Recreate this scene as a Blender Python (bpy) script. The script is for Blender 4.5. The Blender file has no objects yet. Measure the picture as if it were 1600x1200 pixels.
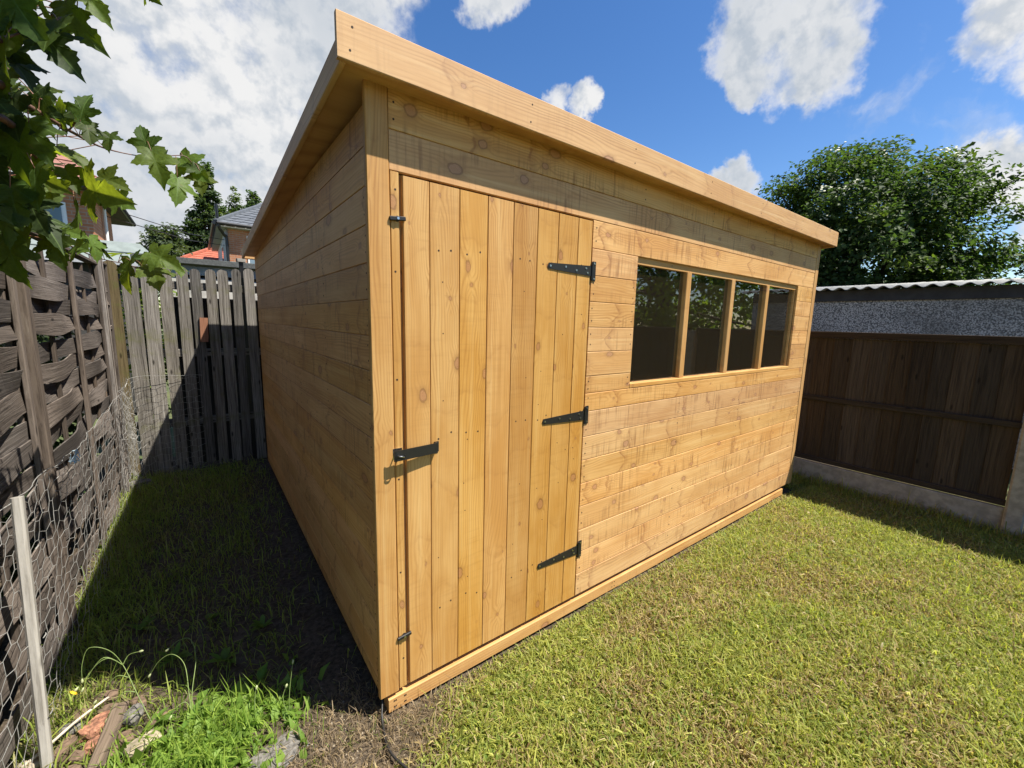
import bpy, math, random
import numpy as np
from mathutils import Matrix, Vector

random.seed(7)
RNG = np.random.default_rng(11)
S = bpy.context.scene
COL = S.collection

# ------------------------------------------------------------------ camera
cam_data = bpy.data.cameras.new("camera")
cam = bpy.data.objects.new("camera", cam_data)
COL.objects.link(cam)
cam_data.sensor_width = 36.0
cam_data.lens = 646.69 / 1600 * 36.0
cam_data.clip_start = 0.02
cam_data.clip_end = 900
YAW, PIT, ROL = 0.9249, -0.1489, 0.0238
fw = Vector((math.cos(PIT) * math.cos(YAW), math.cos(PIT) * math.sin(YAW), math.sin(PIT)))
rt = fw.cross(Vector((0, 0, 1))).normalized()
up = rt.cross(fw)
r2 = rt * math.cos(ROL) + up * math.sin(ROL)
u2 = up * math.cos(ROL) - rt * math.sin(ROL)
m = Matrix((r2, u2, -fw)).transposed().to_4x4()
m.translation = Vector((-0.4393, -1.3263, 1.449))
cam.matrix_world = m
S.camera = cam

# ------------------------------------------------------------------ light
SUN = Vector((0.43, -0.42, 1.0)).normalized()          # towards the sun
sun_data = bpy.data.lights.new("sun", 'SUN')
sun_data.energy = 5.0
sun_data.angle = math.radians(0.53)
sun_data.color = (1.0, 0.95, 0.86)
sun = bpy.data.objects.new("sun", sun_data)
COL.objects.link(sun)
sun.rotation_euler = SUN.to_track_quat('Z', 'Y').to_euler()
sun.location = (6, -6, 12)

S.render.engine = 'CYCLES'
S.cycles.max_bounces = 8
S.cycles.transparent_max_bounces = 12
S.view_settings.view_transform = 'Standard'
S.view_settings.look = 'None'
S.view_settings.exposure = 0.95
S.view_settings.gamma = 1.0
S.view_settings.use_curve_mapping = False


class NT:
    """short-hand for building node trees"""
    def __init__(self, tree):
        self.t = tree
        self.n = tree.nodes
        self.l = tree.links

    def node(self, kind, **kw):
        n = self.n.new(kind)
        for k, v in kw.items():
            setattr(n, k, v)
        return n

    def put(self, sock, v):
        if v is None:
            return
        if isinstance(v, bpy.types.NodeSocket):
            self.l.new(v, sock)
        else:
            if sock.type == 'RGBA' and len(v) == 3:
                v = (*v, 1)
            sock.default_value = v

    def math(self, op, a, b=None, c=None, clamp=False):
        n = self.node('ShaderNodeMath', operation=op, use_clamp=clamp)
        for i, v in enumerate((a, b, c)):
            self.put(n.inputs[i], v)
        return n.outputs[0]

    def vec(self, op, a, b=None, scale=None):
        n = self.node('ShaderNodeVectorMath', operation=op)
        self.put(n.inputs[0], a)
        self.put(n.inputs[1], b)
        if scale is not None:
            self.put(n.inputs['Scale'], scale)
        return n.outputs['Value'] if op in ('DOT_PRODUCT', 'LENGTH', 'DISTANCE') else n.outputs[0]

    def noise(self, v, scale, detail=4, rough=0.55, dist=0.0, color=False):
        n = self.node('ShaderNodeTexNoise')
        self.put(n.inputs['Vector'], v)
        n.inputs['Scale'].default_value = scale
        n.inputs['Detail'].default_value = detail
        n.inputs['Roughness'].default_value = rough
        n.inputs['Distortion'].default_value = dist
        return n.outputs['Color' if color else 'Fac']

    def ramp(self, f, a, b, lo=0.0, hi=1.0, smooth=True):
        n = self.node('ShaderNodeMapRange')
        n.interpolation_type = 'SMOOTHSTEP' if smooth else 'LINEAR'
        n.clamp = True
        for i, v in enumerate((f, a, b, lo, hi)):
            self.put(n.inputs[i], v)
        return n.outputs[0]

    def mix(self, f, a, b, blend='MIX'):
        n = self.node('ShaderNodeMix', data_type='RGBA', blend_type=blend)
        self.put(n.inputs[0], f)
        self.put(n.inputs[6], a)
        self.put(n.inputs[7], b)
        return n.outputs[2]

    def sep(self, v):
        n = self.node('ShaderNodeSeparateXYZ')
        self.put(n.inputs[0], v)
        return n.outputs

    def comb(self, x, y, z):
        n = self.node('ShaderNodeCombineXYZ')
        for i, v in enumerate((x, y, z)):
            self.put(n.inputs[i], v)
        return n.outputs[0]

    def bump(self, h, strength=0.4, dist=0.01):
        n = self.node('ShaderNodeBump')
        n.inputs['Strength'].default_value = strength
        n.inputs['Distance'].default_value = dist
        self.put(n.inputs['Height'], h)
        return n.outputs[0]


# ------------------------------------------------------------------ sky
W = bpy.data.worlds.new("World")
S.world = W
W.use_nodes = True
g = NT(W.node_tree)
g.n.clear()
sky = g.node('ShaderNodeTexSky', sky_type='NISHITA')
sky.sun_disc = False
sky.sun_elevation = math.asin(SUN.z)
sky.sun_rotation = math.atan2(SUN.x, SUN.y)
sky.air_density = 1.0
sky.dust_density = 0.35
sky.ozone_density = 1.6
dirv = g.node('ShaderNodeTexCoord').outputs['Generated']
wn = g.noise(dirv, 5.5, 6, 0.62, color=True)
warp = g.vec('SCALE', g.vec('SUBTRACT', wn, (0.5, 0.5, 0.5)), scale=0.17)
dw = g.vec('NORMALIZE', g.vec('ADD', dirv, warp))
BLOBS = [  # direction, radius in degrees, edge softness
    # cumulus over the shed roof
    ((0.797, 0.375, 0.474), 4.6), ((0.828, 0.325, 0.460), 4.8), ((0.846, 0.300, 0.485), 3.0), ((0.806, 0.402, 0.432), 2.4),
    ((0.842, 0.318, 0.412), 2.0), ((0.79, 0.37, 0.50), 3.0), ((0.83, 0.30, 0.51), 3.4),
    ((0.905, 0.105, 0.412), 3.0), ((0.902, 0.07, 0.45), 4.2), ((0.92, 0.02, 0.40), 4.2),
    ((0.598, 0.680, 0.428), 1.7), ((0.632, 0.642, 0.421), 2.0), ((0.655, 0.628, 0.420), 1.6), ((0.459, 0.692, 0.575), 2.6),
    ((0.859, 0.429, 0.272), 2.2), ((0.838, 0.467, 0.258), 1.8), ((0.97, 0.076, 0.232), 3.6), ((0.975, 0.03, 0.215), 4.5),
    # bank on the left
    ((0.05, 0.87, 0.48), 15.0), ((-0.10, 0.93, 0.35), 12.0), ((0.022, 0.907, 0.420), 14.0), ((0.156, 0.868, 0.471), 11.0), ((-0.12, 0.88, 0.44), 13.0), ((0.10, 0.80, 0.59), 13.0),
    ((-0.024, 0.985, 0.170), 8.0), ((0.127, 0.948, 0.270), 7.5), ((-0.2, 0.96, 0.18), 10.0),
    ((0.10, 0.985, 0.10), 8.0), ((0.23, 0.86, 0.46), 6.0), ((0.0, 0.7, 0.7), 11.0),
    ((0.0, 0.955, 0.30), 7.0),
]
blob = None
for d, rad in BLOBS:
    d = Vector(d).normalized()
    dt = g.vec('DOT_PRODUCT', dw, tuple(d))
    v = g.ramp(dt, math.cos(math.radians(rad * 1.45)), math.cos(math.radians(rad * 0.1)))
    blob = v if blob is None else g.math('MAXIMUM', blob, v)
fine = g.noise(dirv, 9.0, 10, 0.62)
fine_s = g.noise(g.vec('ADD', dirv, tuple(SUN * 0.035)), 9.0, 10, 0.62)
big = g.noise(dw, 2.3, 8, 0.55)
mid_ = g.noise(dirv, 4.2, 6, 0.6)
def billow(v):
    a = g.math('ABSOLUTE', g.math('SUBTRACT', g.noise(v, 7.0, 3, 0.5), 0.5))
    b = g.math('ABSOLUTE', g.math('SUBTRACT', g.noise(v, 17.0, 3, 0.5), 0.5))
    c = g.math('ABSOLUTE', g.math('SUBTRACT', g.noise(v, 41.0, 3, 0.55), 0.5))
    return g.math('ADD', g.math('ADD', g.math('MULTIPLY', a, 1.0), g.math('MULTIPLY', b, 0.55)), g.math('MULTIPLY', c, 0.32))


puff = billow(dirv)
puff_s = billow(g.vec('ADD', dirv, tuple(SUN * 0.022)))
body = g.math('ADD', g.math('MULTIPLY', blob, 1.06), g.math('MULTIPLY', g.math('SUBTRACT', fine, 0.5), 1.35))
body = g.math('ADD', body, g.math('MULTIPLY', g.math('SUBTRACT', 0.20, puff), 1.3))
body = g.math('ADD', body, g.math('MULTIPLY', g.math('SUBTRACT', mid_, 0.5), 0.9))
alpha = g.ramp(body, 0.42, 1.10)
elsewhere = g.ramp(big, 0.64, 0.78)
alpha = g.math('MAXIMUM', alpha, g.math('MULTIPLY', elsewhere, 0.9))
shade = g.math('MULTIPLY_ADD', g.math('ADD', g.math('SUBTRACT', fine, fine_s), g.math('MULTIPLY', g.math('SUBTRACT', puff_s, puff), 1.2)), 4.2, 0.74, clamp=True)
under = g.ramp(g.noise(dw, 3.4, 5, 0.5), 0.34, 0.62)
thick = g.ramp(body, 0.62, 1.15)
lum = g.math('MULTIPLY_ADD', shade, 0.5, 0.5)
greyed = g.math('MULTIPLY', thick, g.math('SUBTRACT', 1.0, under))
lum = g.math('MULTIPLY', lum, g.math('SUBTRACT', 1.0, g.math('MULTIPLY', greyed, 0.46)))
CLOUD = 8.8
ccol = g.mix(lum, (0.36 * CLOUD, 0.46 * CLOUD, 0.59 * CLOUD), (1.0 * CLOUD, 1.0 * CLOUD, 1.0 * CLOUD))
hsv = g.node('ShaderNodeHueSaturation')
hsv.inputs['Hue'].default_value = 0.507
hsv.inputs['Saturation'].default_value = 1.30
hsv.inputs['Value'].default_value = 1.62
g.put(hsv.inputs['Color'], sky.outputs[0])
skyc = g.mix(alpha, hsv.outputs[0], ccol)
bg = g.node('ShaderNodeBackground')
bg.inputs['Strength'].default_value = 0.052
g.put(bg.inputs['Color'], skyc)
wo = g.node('ShaderNodeOutputWorld')
g.l.new(bg.outputs[0], wo.inputs[0])

# ------------------------------------------------------------------ materials
def new_mat(name):
    mt = bpy.data.materials.new(name)
    mt.use_nodes = True
    n = NT(mt.node_tree)
    bs = n.n['Principled BSDF']
    return mt, n, bs


def plain(name, col, rough=0.5, metal=0.0, var=0.15, scale=30, bump=0.0):
    mt, n, b = new_mat(name)
    oc = n.node('ShaderNodeTexCoord').outputs['Object']
    f = n.noise(oc, scale, 5, 0.6)
    lo = tuple(c * (1 - var) for c in col)
    hi = tuple(min(1, c * (1 + var)) for c in col)
    n.put(b.inputs['Base Color'], n.mix(n.ramp(f, 0.3, 0.7), lo, hi))
    b.inputs['Roughness'].default_value = rough
    b.inputs['Metallic'].default_value = metal
    if bump:
        n.put(b.inputs['Normal'], n.bump(f, bump, 0.004))
    return mt


def board_coords(n):
    """object coordinates shifted by a random amount for each board"""
    oc = n.node('ShaderNodeTexCoord').outputs['Object']
    rnd = n.node('ShaderNodeObjectInfo').outputs['Random']
    off = n.comb(n.math('MULTIPLY', rnd, 217.0), 0.0, n.math('MULTIPLY', rnd, 91.7))
    return n.vec('ADD', oc, off), oc, rnd


def pine(name, knot_len=0.34, streaks=0.5, tone=1.0, whorl=1.0, sat=0.94):
    mt, n, b = new_mat(name)
    v, oc, rnd = board_coords(n)
    x, y, z = n.sep(v)
    # knots: one cell of a stretched Voronoi each
    kc = n.comb(n.math('DIVIDE', x, knot_len), n.math('DIVIDE', z, 0.085), 0.0)
    vo = n.node('ShaderNodeTexVoronoi', voronoi_dimensions='2D', feature='F1')
    n.put(vo.inputs['Vector'], kc)
    vo.inputs['Scale'].default_value = 1.0
    vo.inputs['Randomness'].default_value = 0.9
    px, py, pz = n.sep(vo.outputs['Position'])
    cr = n.sep(vo.outputs['Color'])
    dx = n.math('SUBTRACT', x, n.math('MULTIPLY', px, knot_len))
    dz = n.math('SUBTRACT', z, n.math('MULTIPLY', py, 0.085))
    wob = n.math('MULTIPLY', n.math('SUBTRACT', n.noise(v, 40, 4, 0.6), 0.5), 0.016)
    dxs = n.math('ADD', n.math('MULTIPLY', dx, n.math('MULTIPLY_ADD', cr[1], 0.5, 0.45)), wob)
    d = n.math('SQRT', n.math('ADD', n.math('MULTIPLY', dxs, dxs), n.math('MULTIPLY', n.math('ADD', dz, wob), n.math('ADD', dz, wob))))
    size = n.math('MULTIPLY_ADD', n.math('MULTIPLY', cr[0], cr[0]), 0.014, 0.003)
    on = n.ramp(cr[2], 0.30, 0.36)
    near = n.math('MULTIPLY', n.ramp(d, 0.05, 0.0), on)
    # growth rings: lines along the board that bow round the knots
    lowf = n.noise(n.comb(n.math('MULTIPLY', x, 0.55), 0.0, n.math('MULTIPLY', z, 3.0)), 1.6, 3, 0.5)
    phase = n.math('ADD', n.math('MULTIPLY', z, 1.0), n.math('MULTIPLY', lowf, 0.16))
    phase = n.math('ADD', phase, n.math('MULTIPLY', near, n.math('MULTIPLY', n.math('SIGN', dz), 0.018)))
    fibre = n.noise(n.comb(n.math('MULTIPLY', x, 2.0), n.math('MULTIPLY', y, 60.0), n.math('MULTIPLY', z, 170.0)), 1.0, 5, 0.65)
    phase = n.math('ADD', phase, n.math('MULTIPLY', n.math('SUBTRACT', fibre, 0.5), 0.004))
    ring = n.math('SINE', n.math('MULTIPLY', phase, 560.0))
    ring = n.math('POWER', n.math('MULTIPLY_ADD', ring, 0.5, 0.5), 2.2)
    depth = n.ramp(n.noise(n.comb(n.math('MULTIPLY', x, 0.8), 0.0, n.math('MULTIPLY', z, 14.0)), 1.0, 3, 0.5), 0.35, 0.7, 0.12, 0.75)
    ring = n.math('MULTIPLY', ring, depth)
    light = (0.63 * tone, 0.362 * tone, 0.124 * tone)
    base = (0.53 * tone, 0.270 * tone, 0.074 * tone)
    late = (0.33 * tone, 0.140 * tone, 0.032 * tone)
    blot = n.noise(n.comb(n.math('MULTIPLY', x, 1.6), 0.0, n.math('MULTIPLY', z, 5.0)), 1.0, 4, 0.6)
    col = n.mix(n.ramp(blot, 0.36, 0.64), base, light)
    col = n.mix(n.math('MULTIPLY', n.ramp(fibre, 0.5, 0.78), 0.35), col, late)
    col = n.mix(n.math('MULTIPLY', ring, 0.80), col, late)
    streak = n.noise(n.comb(n.math('MULTIPLY', x, 0.9), 0.0, n.math('MULTIPLY', z, 48.0)), 1.0, 3, 0.55)
    col = n.mix(n.math('MULTIPLY', n.ramp(streak, 0.52, 0.72), 0.42), col, (0.70 * tone, 0.46 * tone, 0.19 * tone))
    col = n.mix(n.math('MULTIPLY', n.ramp(streak, 0.46, 0.26), 0.52), col, (0.40 * tone, 0.185 * tone, 0.042 * tone))
    # stain runs that cross the board
    sv = n.comb(n.math('MULTIPLY', x, 62.0), 0.0, n.math('MULTIPLY', z, 3.0))
    run = n.ramp(n.noise(sv, 1.0, 3, 0.6), 0.46, 0.68)
    patch = n.ramp(n.noise(n.comb(n.math('MULTIPLY', x, 3.2), 0.0, n.math('MULTIPLY', z, 6.0)), 1.0, 3, 0.5), 0.43, 0.62)
    col = n.mix(n.math('MULTIPLY', n.math('MULTIPLY', run, patch), streaks), col, (0.26 * tone, 0.115 * tone, 0.032 * tone))
    # whorls: thin wavy dark lines that cross the whole board where the branches left the trunk
    v1 = n.node('ShaderNodeTexVoronoi', voronoi_dimensions='1D', feature='F1')
    n.put(v1.inputs['W'], n.math('DIVIDE', x, 0.31))
    v1.inputs['Scale'].default_value = 1.0
    wc = n.sep(v1.outputs['Color'])
    wx = n.math('SUBTRACT', x, n.math('MULTIPLY', v1.outputs['W'], 0.31))
    zz = n.math('ADD', z, n.math('MULTIPLY', wc[0], 70.0))
    wob2 = n.math('MULTIPLY', n.math('SUBTRACT', n.noise(n.comb(0.0, 0.0, zz), 10.0, 1, 0.5), 0.5), 0.15)
    tri = n.math('ABSOLUTE', n.math('ADD', n.sep(oc)[2], n.math('MULTIPLY_ADD', wc[2], 0.07, -0.035)))
    wob2 = n.math('ADD', wob2, n.math('MULTIPLY', tri, n.math('MULTIPLY_ADD', wc[1], 2.0, -1.0)))
    wob3 = n.math('MULTIPLY', n.math('SUBTRACT', n.noise(n.comb(3.0, 0.0, zz), 60.0, 3, 0.6), 0.5), 0.009)
    wl = n.math('ADD', wx, n.math('ADD', wob2, wob3))
    line = n.ramp(n.math('ABSOLUTE', wl), n.ramp(n.noise(n.comb(7.0, 0.0, zz), 30.0, 2, 0.5), 0.3, 0.7, 0.003, 0.019), 0.0015)
    soft = n.math('MULTIPLY', n.ramp(wl, 0.045, 0.0), n.ramp(wl, -0.004, 0.004))
    gap = n.ramp(n.noise(n.comb(0.0, 5.0, zz), 26.0, 2, 0.5), 0.38, 0.55)
    won = n.ramp(wc[0], 0.34, 0.50)
    wv = n.math('MULTIPLY', n.math('MAXIMUM', n.math('MULTIPLY', n.math('MULTIPLY', line, gap), 0.80), n.math('MULTIPLY', soft, 0.34)), won)
    col = n.mix(n.math('MULTIPLY', wv, whorl), col, (0.27 * tone, 0.105 * tone, 0.030 * tone))
    # knots
    rel = n.math('DIVIDE', d, size)
    halo = n.math('MULTIPLY', n.ramp(rel, 2.6, 1.0), on)
    col = n.mix(n.math('MULTIPLY', halo, 0.5), col, (0.36 * tone, 0.17 * tone, 0.05 * tone))
    krings = n.math('MULTIPLY_ADD', n.math('SINE', n.math('MULTIPLY', d, 2600.0)), 0.3, 0.6)
    kcol = n.mix(krings, (0.30 * tone, 0.125 * tone, 0.045 * tone), (0.52 * tone, 0.27 * tone, 0.115 * tone))
    core = n.math('MULTIPLY', n.ramp(rel, 1.1, 0.85), on)
    col = n.mix(core, col, kcol)
    rim = n.math('MULTIPLY', n.ramp(n.math('ABSOLUTE', n.math('SUBTRACT', rel, 1.05)), 0.28, 0.05), on)
    col = n.mix(n.math('MULTIPLY', rim, 0.5), col, (0.16 * tone, 0.07 * tone, 0.025 * tone))
    # each board its own tone
    hs = n.node('ShaderNodeHueSaturation')
    r2_ = n.math('FRACT', n.math('MULTIPLY', rnd, 37.7))
    r3_ = n.math('FRACT', n.math('MULTIPLY', rnd, 113.1))
    n.put(hs.inputs['Hue'], n.math('MULTIPLY_ADD', r2_, 0.005, 0.4968))
    n.put(hs.inputs['Saturation'], n.math('MULTIPLY_ADD', r3_, 0.10, sat))
    n.put(hs.inputs['Value'], n.math('MULTIPLY_ADD', rnd, 0.20, 0.90))
    n.put(hs.inputs['Color'], col)
    n.put(b.inputs['Base Color'], hs.outputs[0])
    n.put(b.inputs['Roughness'], n.math('MULTIPLY_ADD', fibre, 0.25, 0.42))
    b.inputs['Specular IOR Level'].default_value = 0.35
    hgt = n.math('ADD', n.math('MULTIPLY', fibre, 0.6), n.math('MULTIPLY', core, -0.4))
    n.put(b.inputs['Normal'], n.bump(hgt, 0.22, 0.0015))
    return mt


def weathered(name, dark, mid, pale, fine=120.0, bumpd=0.004, algae=None, rough=0.85):
    mt, n, b = new_mat(name)
    v, oc, rnd = board_coords(n)
    x, y, z = n.sep(v)
    warpz = n.math('ADD', z, n.math('MULTIPLY', n.noise(n.comb(n.math('MULTIPLY', x, 2.5), y, n.math('MULTIPLY', z, 6.0)), 1.0, 3, 0.5), 0.03))
    gv = n.comb(n.math('MULTIPLY', x, 3.0), n.math('MULTIPLY', y, 40.0), n.math('MULTIPLY', warpz, fine))
    gr = n.noise(gv, 1.0, 6, 0.68)
    pt = n.noise(n.comb(n.math('MULTIPLY', x, 4.0), 0.0, n.math('MULTIPLY', z, 12.0)), 1.0, 4, 0.6)
    col = n.mix(n.ramp(gr, 0.32, 0.56), dark, mid)
    col = n.mix(n.math('MULTIPLY', n.ramp(gr, 0.52, 0.74), n.ramp(pt, 0.3, 0.7, 0.25, 1.0)), col, pale)
    kn = n.node('ShaderNodeTexVoronoi', voronoi_dimensions='2D')
    n.put(kn.inputs['Vector'], n.comb(n.math('DIVIDE', x, 0.30), n.math('DIVIDE', z, 0.09), 0.0))
    kn.inputs['Scale'].default_value = 1.0
    col = n.mix(n.math('MULTIPLY', n.ramp(kn.outputs['Distance'], 0.12, 0.03), n.ramp(n.sep(kn.outputs['Color'])[0], 0.62, 0.72)), col, tuple(c * 0.6 for c in dark))
    if algae:
        col = n.mix(n.math('MULTIPLY', n.ramp(n.noise(oc, 5.0, 5, 0.65), 0.5, 0.72), 0.6), col, algae)
    hs = n.node('ShaderNodeHueSaturation')
    n.put(hs.inputs['Value'], n.math('MULTIPLY_ADD', rnd, 0.7, 0.65))
    n.put(hs.inputs['Saturation'], n.math('MULTIPLY_ADD', n.math('FRACT', n.math('MULTIPLY', rnd, 31.0)), 0.4, 0.8))
    n.put(hs.inputs['Color'], col)
    n.put(b.inputs['Base Color'], hs.outputs[0])
    b.inputs['Roughness'].default_value = rough
    b.inputs['Specular IOR Level'].default_value = 0.2
    n.put(b.inputs['Normal'], n.bump(gr, 0.7, bumpd))
    return mt


def leaf_mat(name, attr=None, col=(0.06, 0.12, 0.02), trans=(0.25, 0.40, 0.03), amount=0.4, veins=False, rough=0.45, vary=0.5):
    mt, n, b = new_mat(name)
    out = n.n['Material Output']
    rnd = n.node('ShaderNodeObjectInfo').outputs['Random']
    if attr:
        at = n.node('ShaderNodeAttribute', attribute_name=attr).outputs['Color']
        base = at
        tcol = n.mix(1.0, at, (2.4, 2.6, 1.2), 'MULTIPLY')
    else:
        oc = n.node('ShaderNodeTexCoord').outputs['Object']
        f = n.ramp(n.noise(oc, 14, 4, 0.6), 0.3, 0.7)
        base = n.mix(f, tuple(c * 0.75 for c in col), tuple(c * 1.25 for c in col))
        tcol = n.mix(f, tuple(c * 0.75 for c in trans), trans)
        if veins:
            x, y, z = n.sep(oc)
            ang = n.math('ARCTAN2', x, n.math('ADD', y, 0.02))
            per = math.radians(37)
            k = n.math('ABSOLUTE', n.math('SUBTRACT', n.math('FLOORED_MODULO', n.math('ADD', ang, per / 2), per), per / 2))
            rr = n.math('SQRT', n.math('ADD', n.math('MULTIPLY', x, x), n.math('MULTIPLY', y, y)))
            dd = n.math('MULTIPLY', k, rr)
            vn = n.ramp(dd, 0.016, 0.004)
            sub = n.math('ABSOLUTE', n.math('SINE', n.math('ADD', n.math('MULTIPLY', rr, 34.0), n.math('MULTIPLY', k, -26.0))))
            vn = n.math('MAXIMUM', vn, n.ramp(sub, 0.14, 0.0, 0.0, 0.4))
            base = n.mix(n.math('MULTIPLY', vn, 0.55), base, (0.16, 0.24, 0.07))
            tcol = n.mix(n.math('MULTIPLY', vn, 0.6), tcol, tuple(c * 0.45 for c in trans))
            spots = n.ramp(n.noise(n.vec('ADD', oc, n.comb(n.math('MULTIPLY', rnd, 50.0), 0.0, 0.0)), 5.0, 5, 0.65), 0.64, 0.72)
            base = n.mix(n.math('MULTIPLY', spots, 0.6), base, (0.16, 0.085, 0.02))
        hs = n.node('ShaderNodeHueSaturation')
        n.put(hs.inputs['Hue'], n.math('MULTIPLY_ADD', rnd, 0.03, 0.485))
        n.put(hs.inputs['Value'], n.math('MULTIPLY_ADD', rnd, vary, 1 - vary * 0.5))
        n.put(hs.inputs['Color'], base)
        base = hs.outputs[0]
        geo = n.node('ShaderNodeNewGeometry').outputs['Backfacing']
        base = n.mix(n.math('MULTIPLY', geo, 0.35), base, (0.16, 0.22, 0.11))
    n.put(b.inputs['Base Color'], base)
    b.inputs['Roughness'].default_value = rough
    b.inputs['Specular IOR Level'].default_value = 0.22
    tr = n.node('ShaderNodeBsdfTranslucent')
    n.put(tr.inputs['Color'], tcol)
    mx = n.node('ShaderNodeMixShader')
    mx.inputs[0].default_value = amount
    n.l.new(b.outputs[0], mx.inputs[1])
    n.l.new(tr.outputs[0], mx.inputs[2])
    n.l.new(mx.outputs[0], out.inputs[0])
    return mt


M = {}
M['pine'] = pine('stained_pine_cladding', 0.32, 0.80, 1.10, 0.86, 0.90)
M['pine_pale'] = pine('pale_stained_fascia', 0.55, 0.15, 1.04, 0.5, 0.84)
M['pine_door'] = pine('stained_pine_door', 0.42, 0.14, 0.93, 0.22, 0.98)
M['pine_trim'] = pine('stained_pine_trim', 0.62, 0.12, 0.95, 0.25, 0.93)
M['weave'] = weathered('weathered_brown_slat', (0.046, 0.038, 0.032), (0.128, 0.106, 0.090), (0.33, 0.30, 0.26), 260, 0.003)
M['weave_frame'] = weathered('weathered_brown_batten', (0.05, 0.037, 0.028), (0.13, 0.10, 0.078), (0.24, 0.20, 0.16), 160, 0.003)
M['post_grey'] = weathered('silvered_post', (0.12, 0.10, 0.085), (0.25, 0.215, 0.185), (0.50, 0.46, 0.41), 140, 0.003)
M['stake'] = weathered('pale_grey_stake', (0.24, 0.22, 0.19), (0.40, 0.375, 0.335), (0.56, 0.53, 0.48), 120, 0.003)
M['back_pale'] = weathered('gap_shade_pale', (0.02, 0.017, 0.014), (0.05, 0.044, 0.036), (0.09, 0.08, 0.068), 120, 0.003)  # pale colour darkened to stand for the shade in the gaps
M['pale'] = weathered('weathered_grey_pale', (0.06, 0.053, 0.045), (0.19, 0.172, 0.148), (0.38, 0.355, 0.315), 140, 0.004, (0.12, 0.12, 0.05))
M['pale_new'] = weathered('olive_brown_pale', (0.12, 0.09, 0.045), (0.22, 0.17, 0.09), (0.32, 0.26, 0.15), 110, 0.003, (0.14, 0.17, 0.04))
M['dark_fence'] = weathered('dark_brown_fence_stain', (0.030, 0.022, 0.016), (0.056, 0.041, 0.029), (0.085, 0.065, 0.048), 90, 0.002)
M['terracotta'] = weathered('reddish_offcut', (0.22, 0.09, 0.045), (0.34, 0.15, 0.08), (0.42, 0.21, 0.12), 90, 0.002)
M['old_wood'] = weathered('grey_brown_offcut', (0.10, 0.07, 0.045), (0.22, 0.155, 0.10), (0.34, 0.26, 0.18), 100, 0.003)
M['black_metal'] = plain('black_painted_steel', (0.014, 0.013, 0.012), 0.42, 0.0, 0.2, 200, 0.1)
M['steel'] = plain('bright_steel', (0.62, 0.62, 0.60), 0.28, 1.0, 0.1, 90)
M['nail'] = plain('dark_nail_hole', (0.035, 0.016, 0.008), 0.8, 0.0, 0.2, 90)
M['wire'] = plain('galvanised_wire', (0.42, 0.41, 0.38), 0.5, 0.35, 0.25, 60)
M['felt'] = plain('roof_felt', (0.10, 0.105, 0.10), 0.95, 0, 0.25, 60, 0.4)
M['green_felt'] = plain('grey_green_roof_felt', (0.19, 0.22, 0.205), 0.9, 0, 0.12, 8, 0.2)
M['concrete'] = plain('concrete', (0.30, 0.275, 0.235), 0.92, 0, 0.22, 18, 0.5)
M['white_board'] = plain('pale_painted_board', (0.50, 0.48, 0.43), 0.8, 0, 0.2, 14)
M['upvc'] = plain('white_plastic', (0.78, 0.78, 0.77), 0.4, 0, 0.04, 5)
M['black_plastic'] = plain('black_plastic', (0.012, 0.012, 0.013), 0.35, 0, 0.1, 20)
M['soffit'] = plain('grey_white_soffit', (0.42, 0.43, 0.44), 0.6, 0, 0.06, 5)
M['slate'] = plain('grey_roof_tile', (0.105, 0.115, 0.13), 0.7, 0, 0.2, 6, 0.2)
M['red_tile'] = plain('orange_red_roof_tile', (0.40, 0.115, 0.065), 0.8, 0, 0.14, 5, 0.2)
M['old_tile'] = plain('faded_red_roof_tile', (0.27, 0.125, 0.095), 0.85, 0, 0.2, 5, 0.2)
M['cable'] = plain('black_cable', (0.02, 0.018, 0.016), 0.5, 0, 0.1, 40)
M['bark'] = weathered('bark', (0.05, 0.04, 0.03), (0.11, 0.09, 0.07), (0.18, 0.15, 0.12), 50, 0.008)
M['twig'] = plain('reddish_twig_bark', (0.14, 0.075, 0.055), 0.6, 0, 0.3, 50)
M['petiole'] = plain('reddish_leaf_stalk', (0.22, 0.10, 0.06), 0.5, 0, 0.25, 50)
M['stem'] = plain('green_plant_stem', (0.16, 0.22, 0.06), 0.6, 0, 0.2, 50)
M['yellow'] = plain('yellow_petals', (0.80, 0.50, 0.02), 0.6, 0, 0.15, 200)
M['bud'] = plain('pale_green_bud', (0.34, 0.37, 0.18), 0.6, 0, 0.2, 100)
M['stick'] = plain('pale_dry_stick', (0.55, 0.47, 0.36), 0.8, 0, 0.2, 40)
M['tie'] = plain('pale_blue_twine', (0.40, 0.52, 0.60), 0.7, 0, 0.2, 60)
M['syc'] = [leaf_mat('sycamore_leaf', None, (0.044, 0.074, 0.015), (0.28, 0.38, 0.014), 0.46, True, 0.55),
            leaf_mat('young_sycamore_leaf', None, (0.10, 0.15, 0.028), (0.42, 0.50, 0.025), 0.50, True, 0.5),
            leaf_mat('dull_sycamore_leaf', None, (0.034, 0.055, 0.018), (0.11, 0.17, 0.012), 0.30, True, 0.55)]
M['foliage'] = leaf_mat('tree_foliage', 'Col', amount=0.30, rough=0.62)
M['foliage_thin'] = leaf_mat('thin_tree_foliage', 'Col', amount=0.55, rough=0.6)
M['grass'] = leaf_mat('grass_blades', 'Col', amount=0.32, rough=0.55)
M['white_flower'] = plain('cream_flower_heads', (0.72, 0.70, 0.52), 0.8, 0, 0.1, 40)

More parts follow.
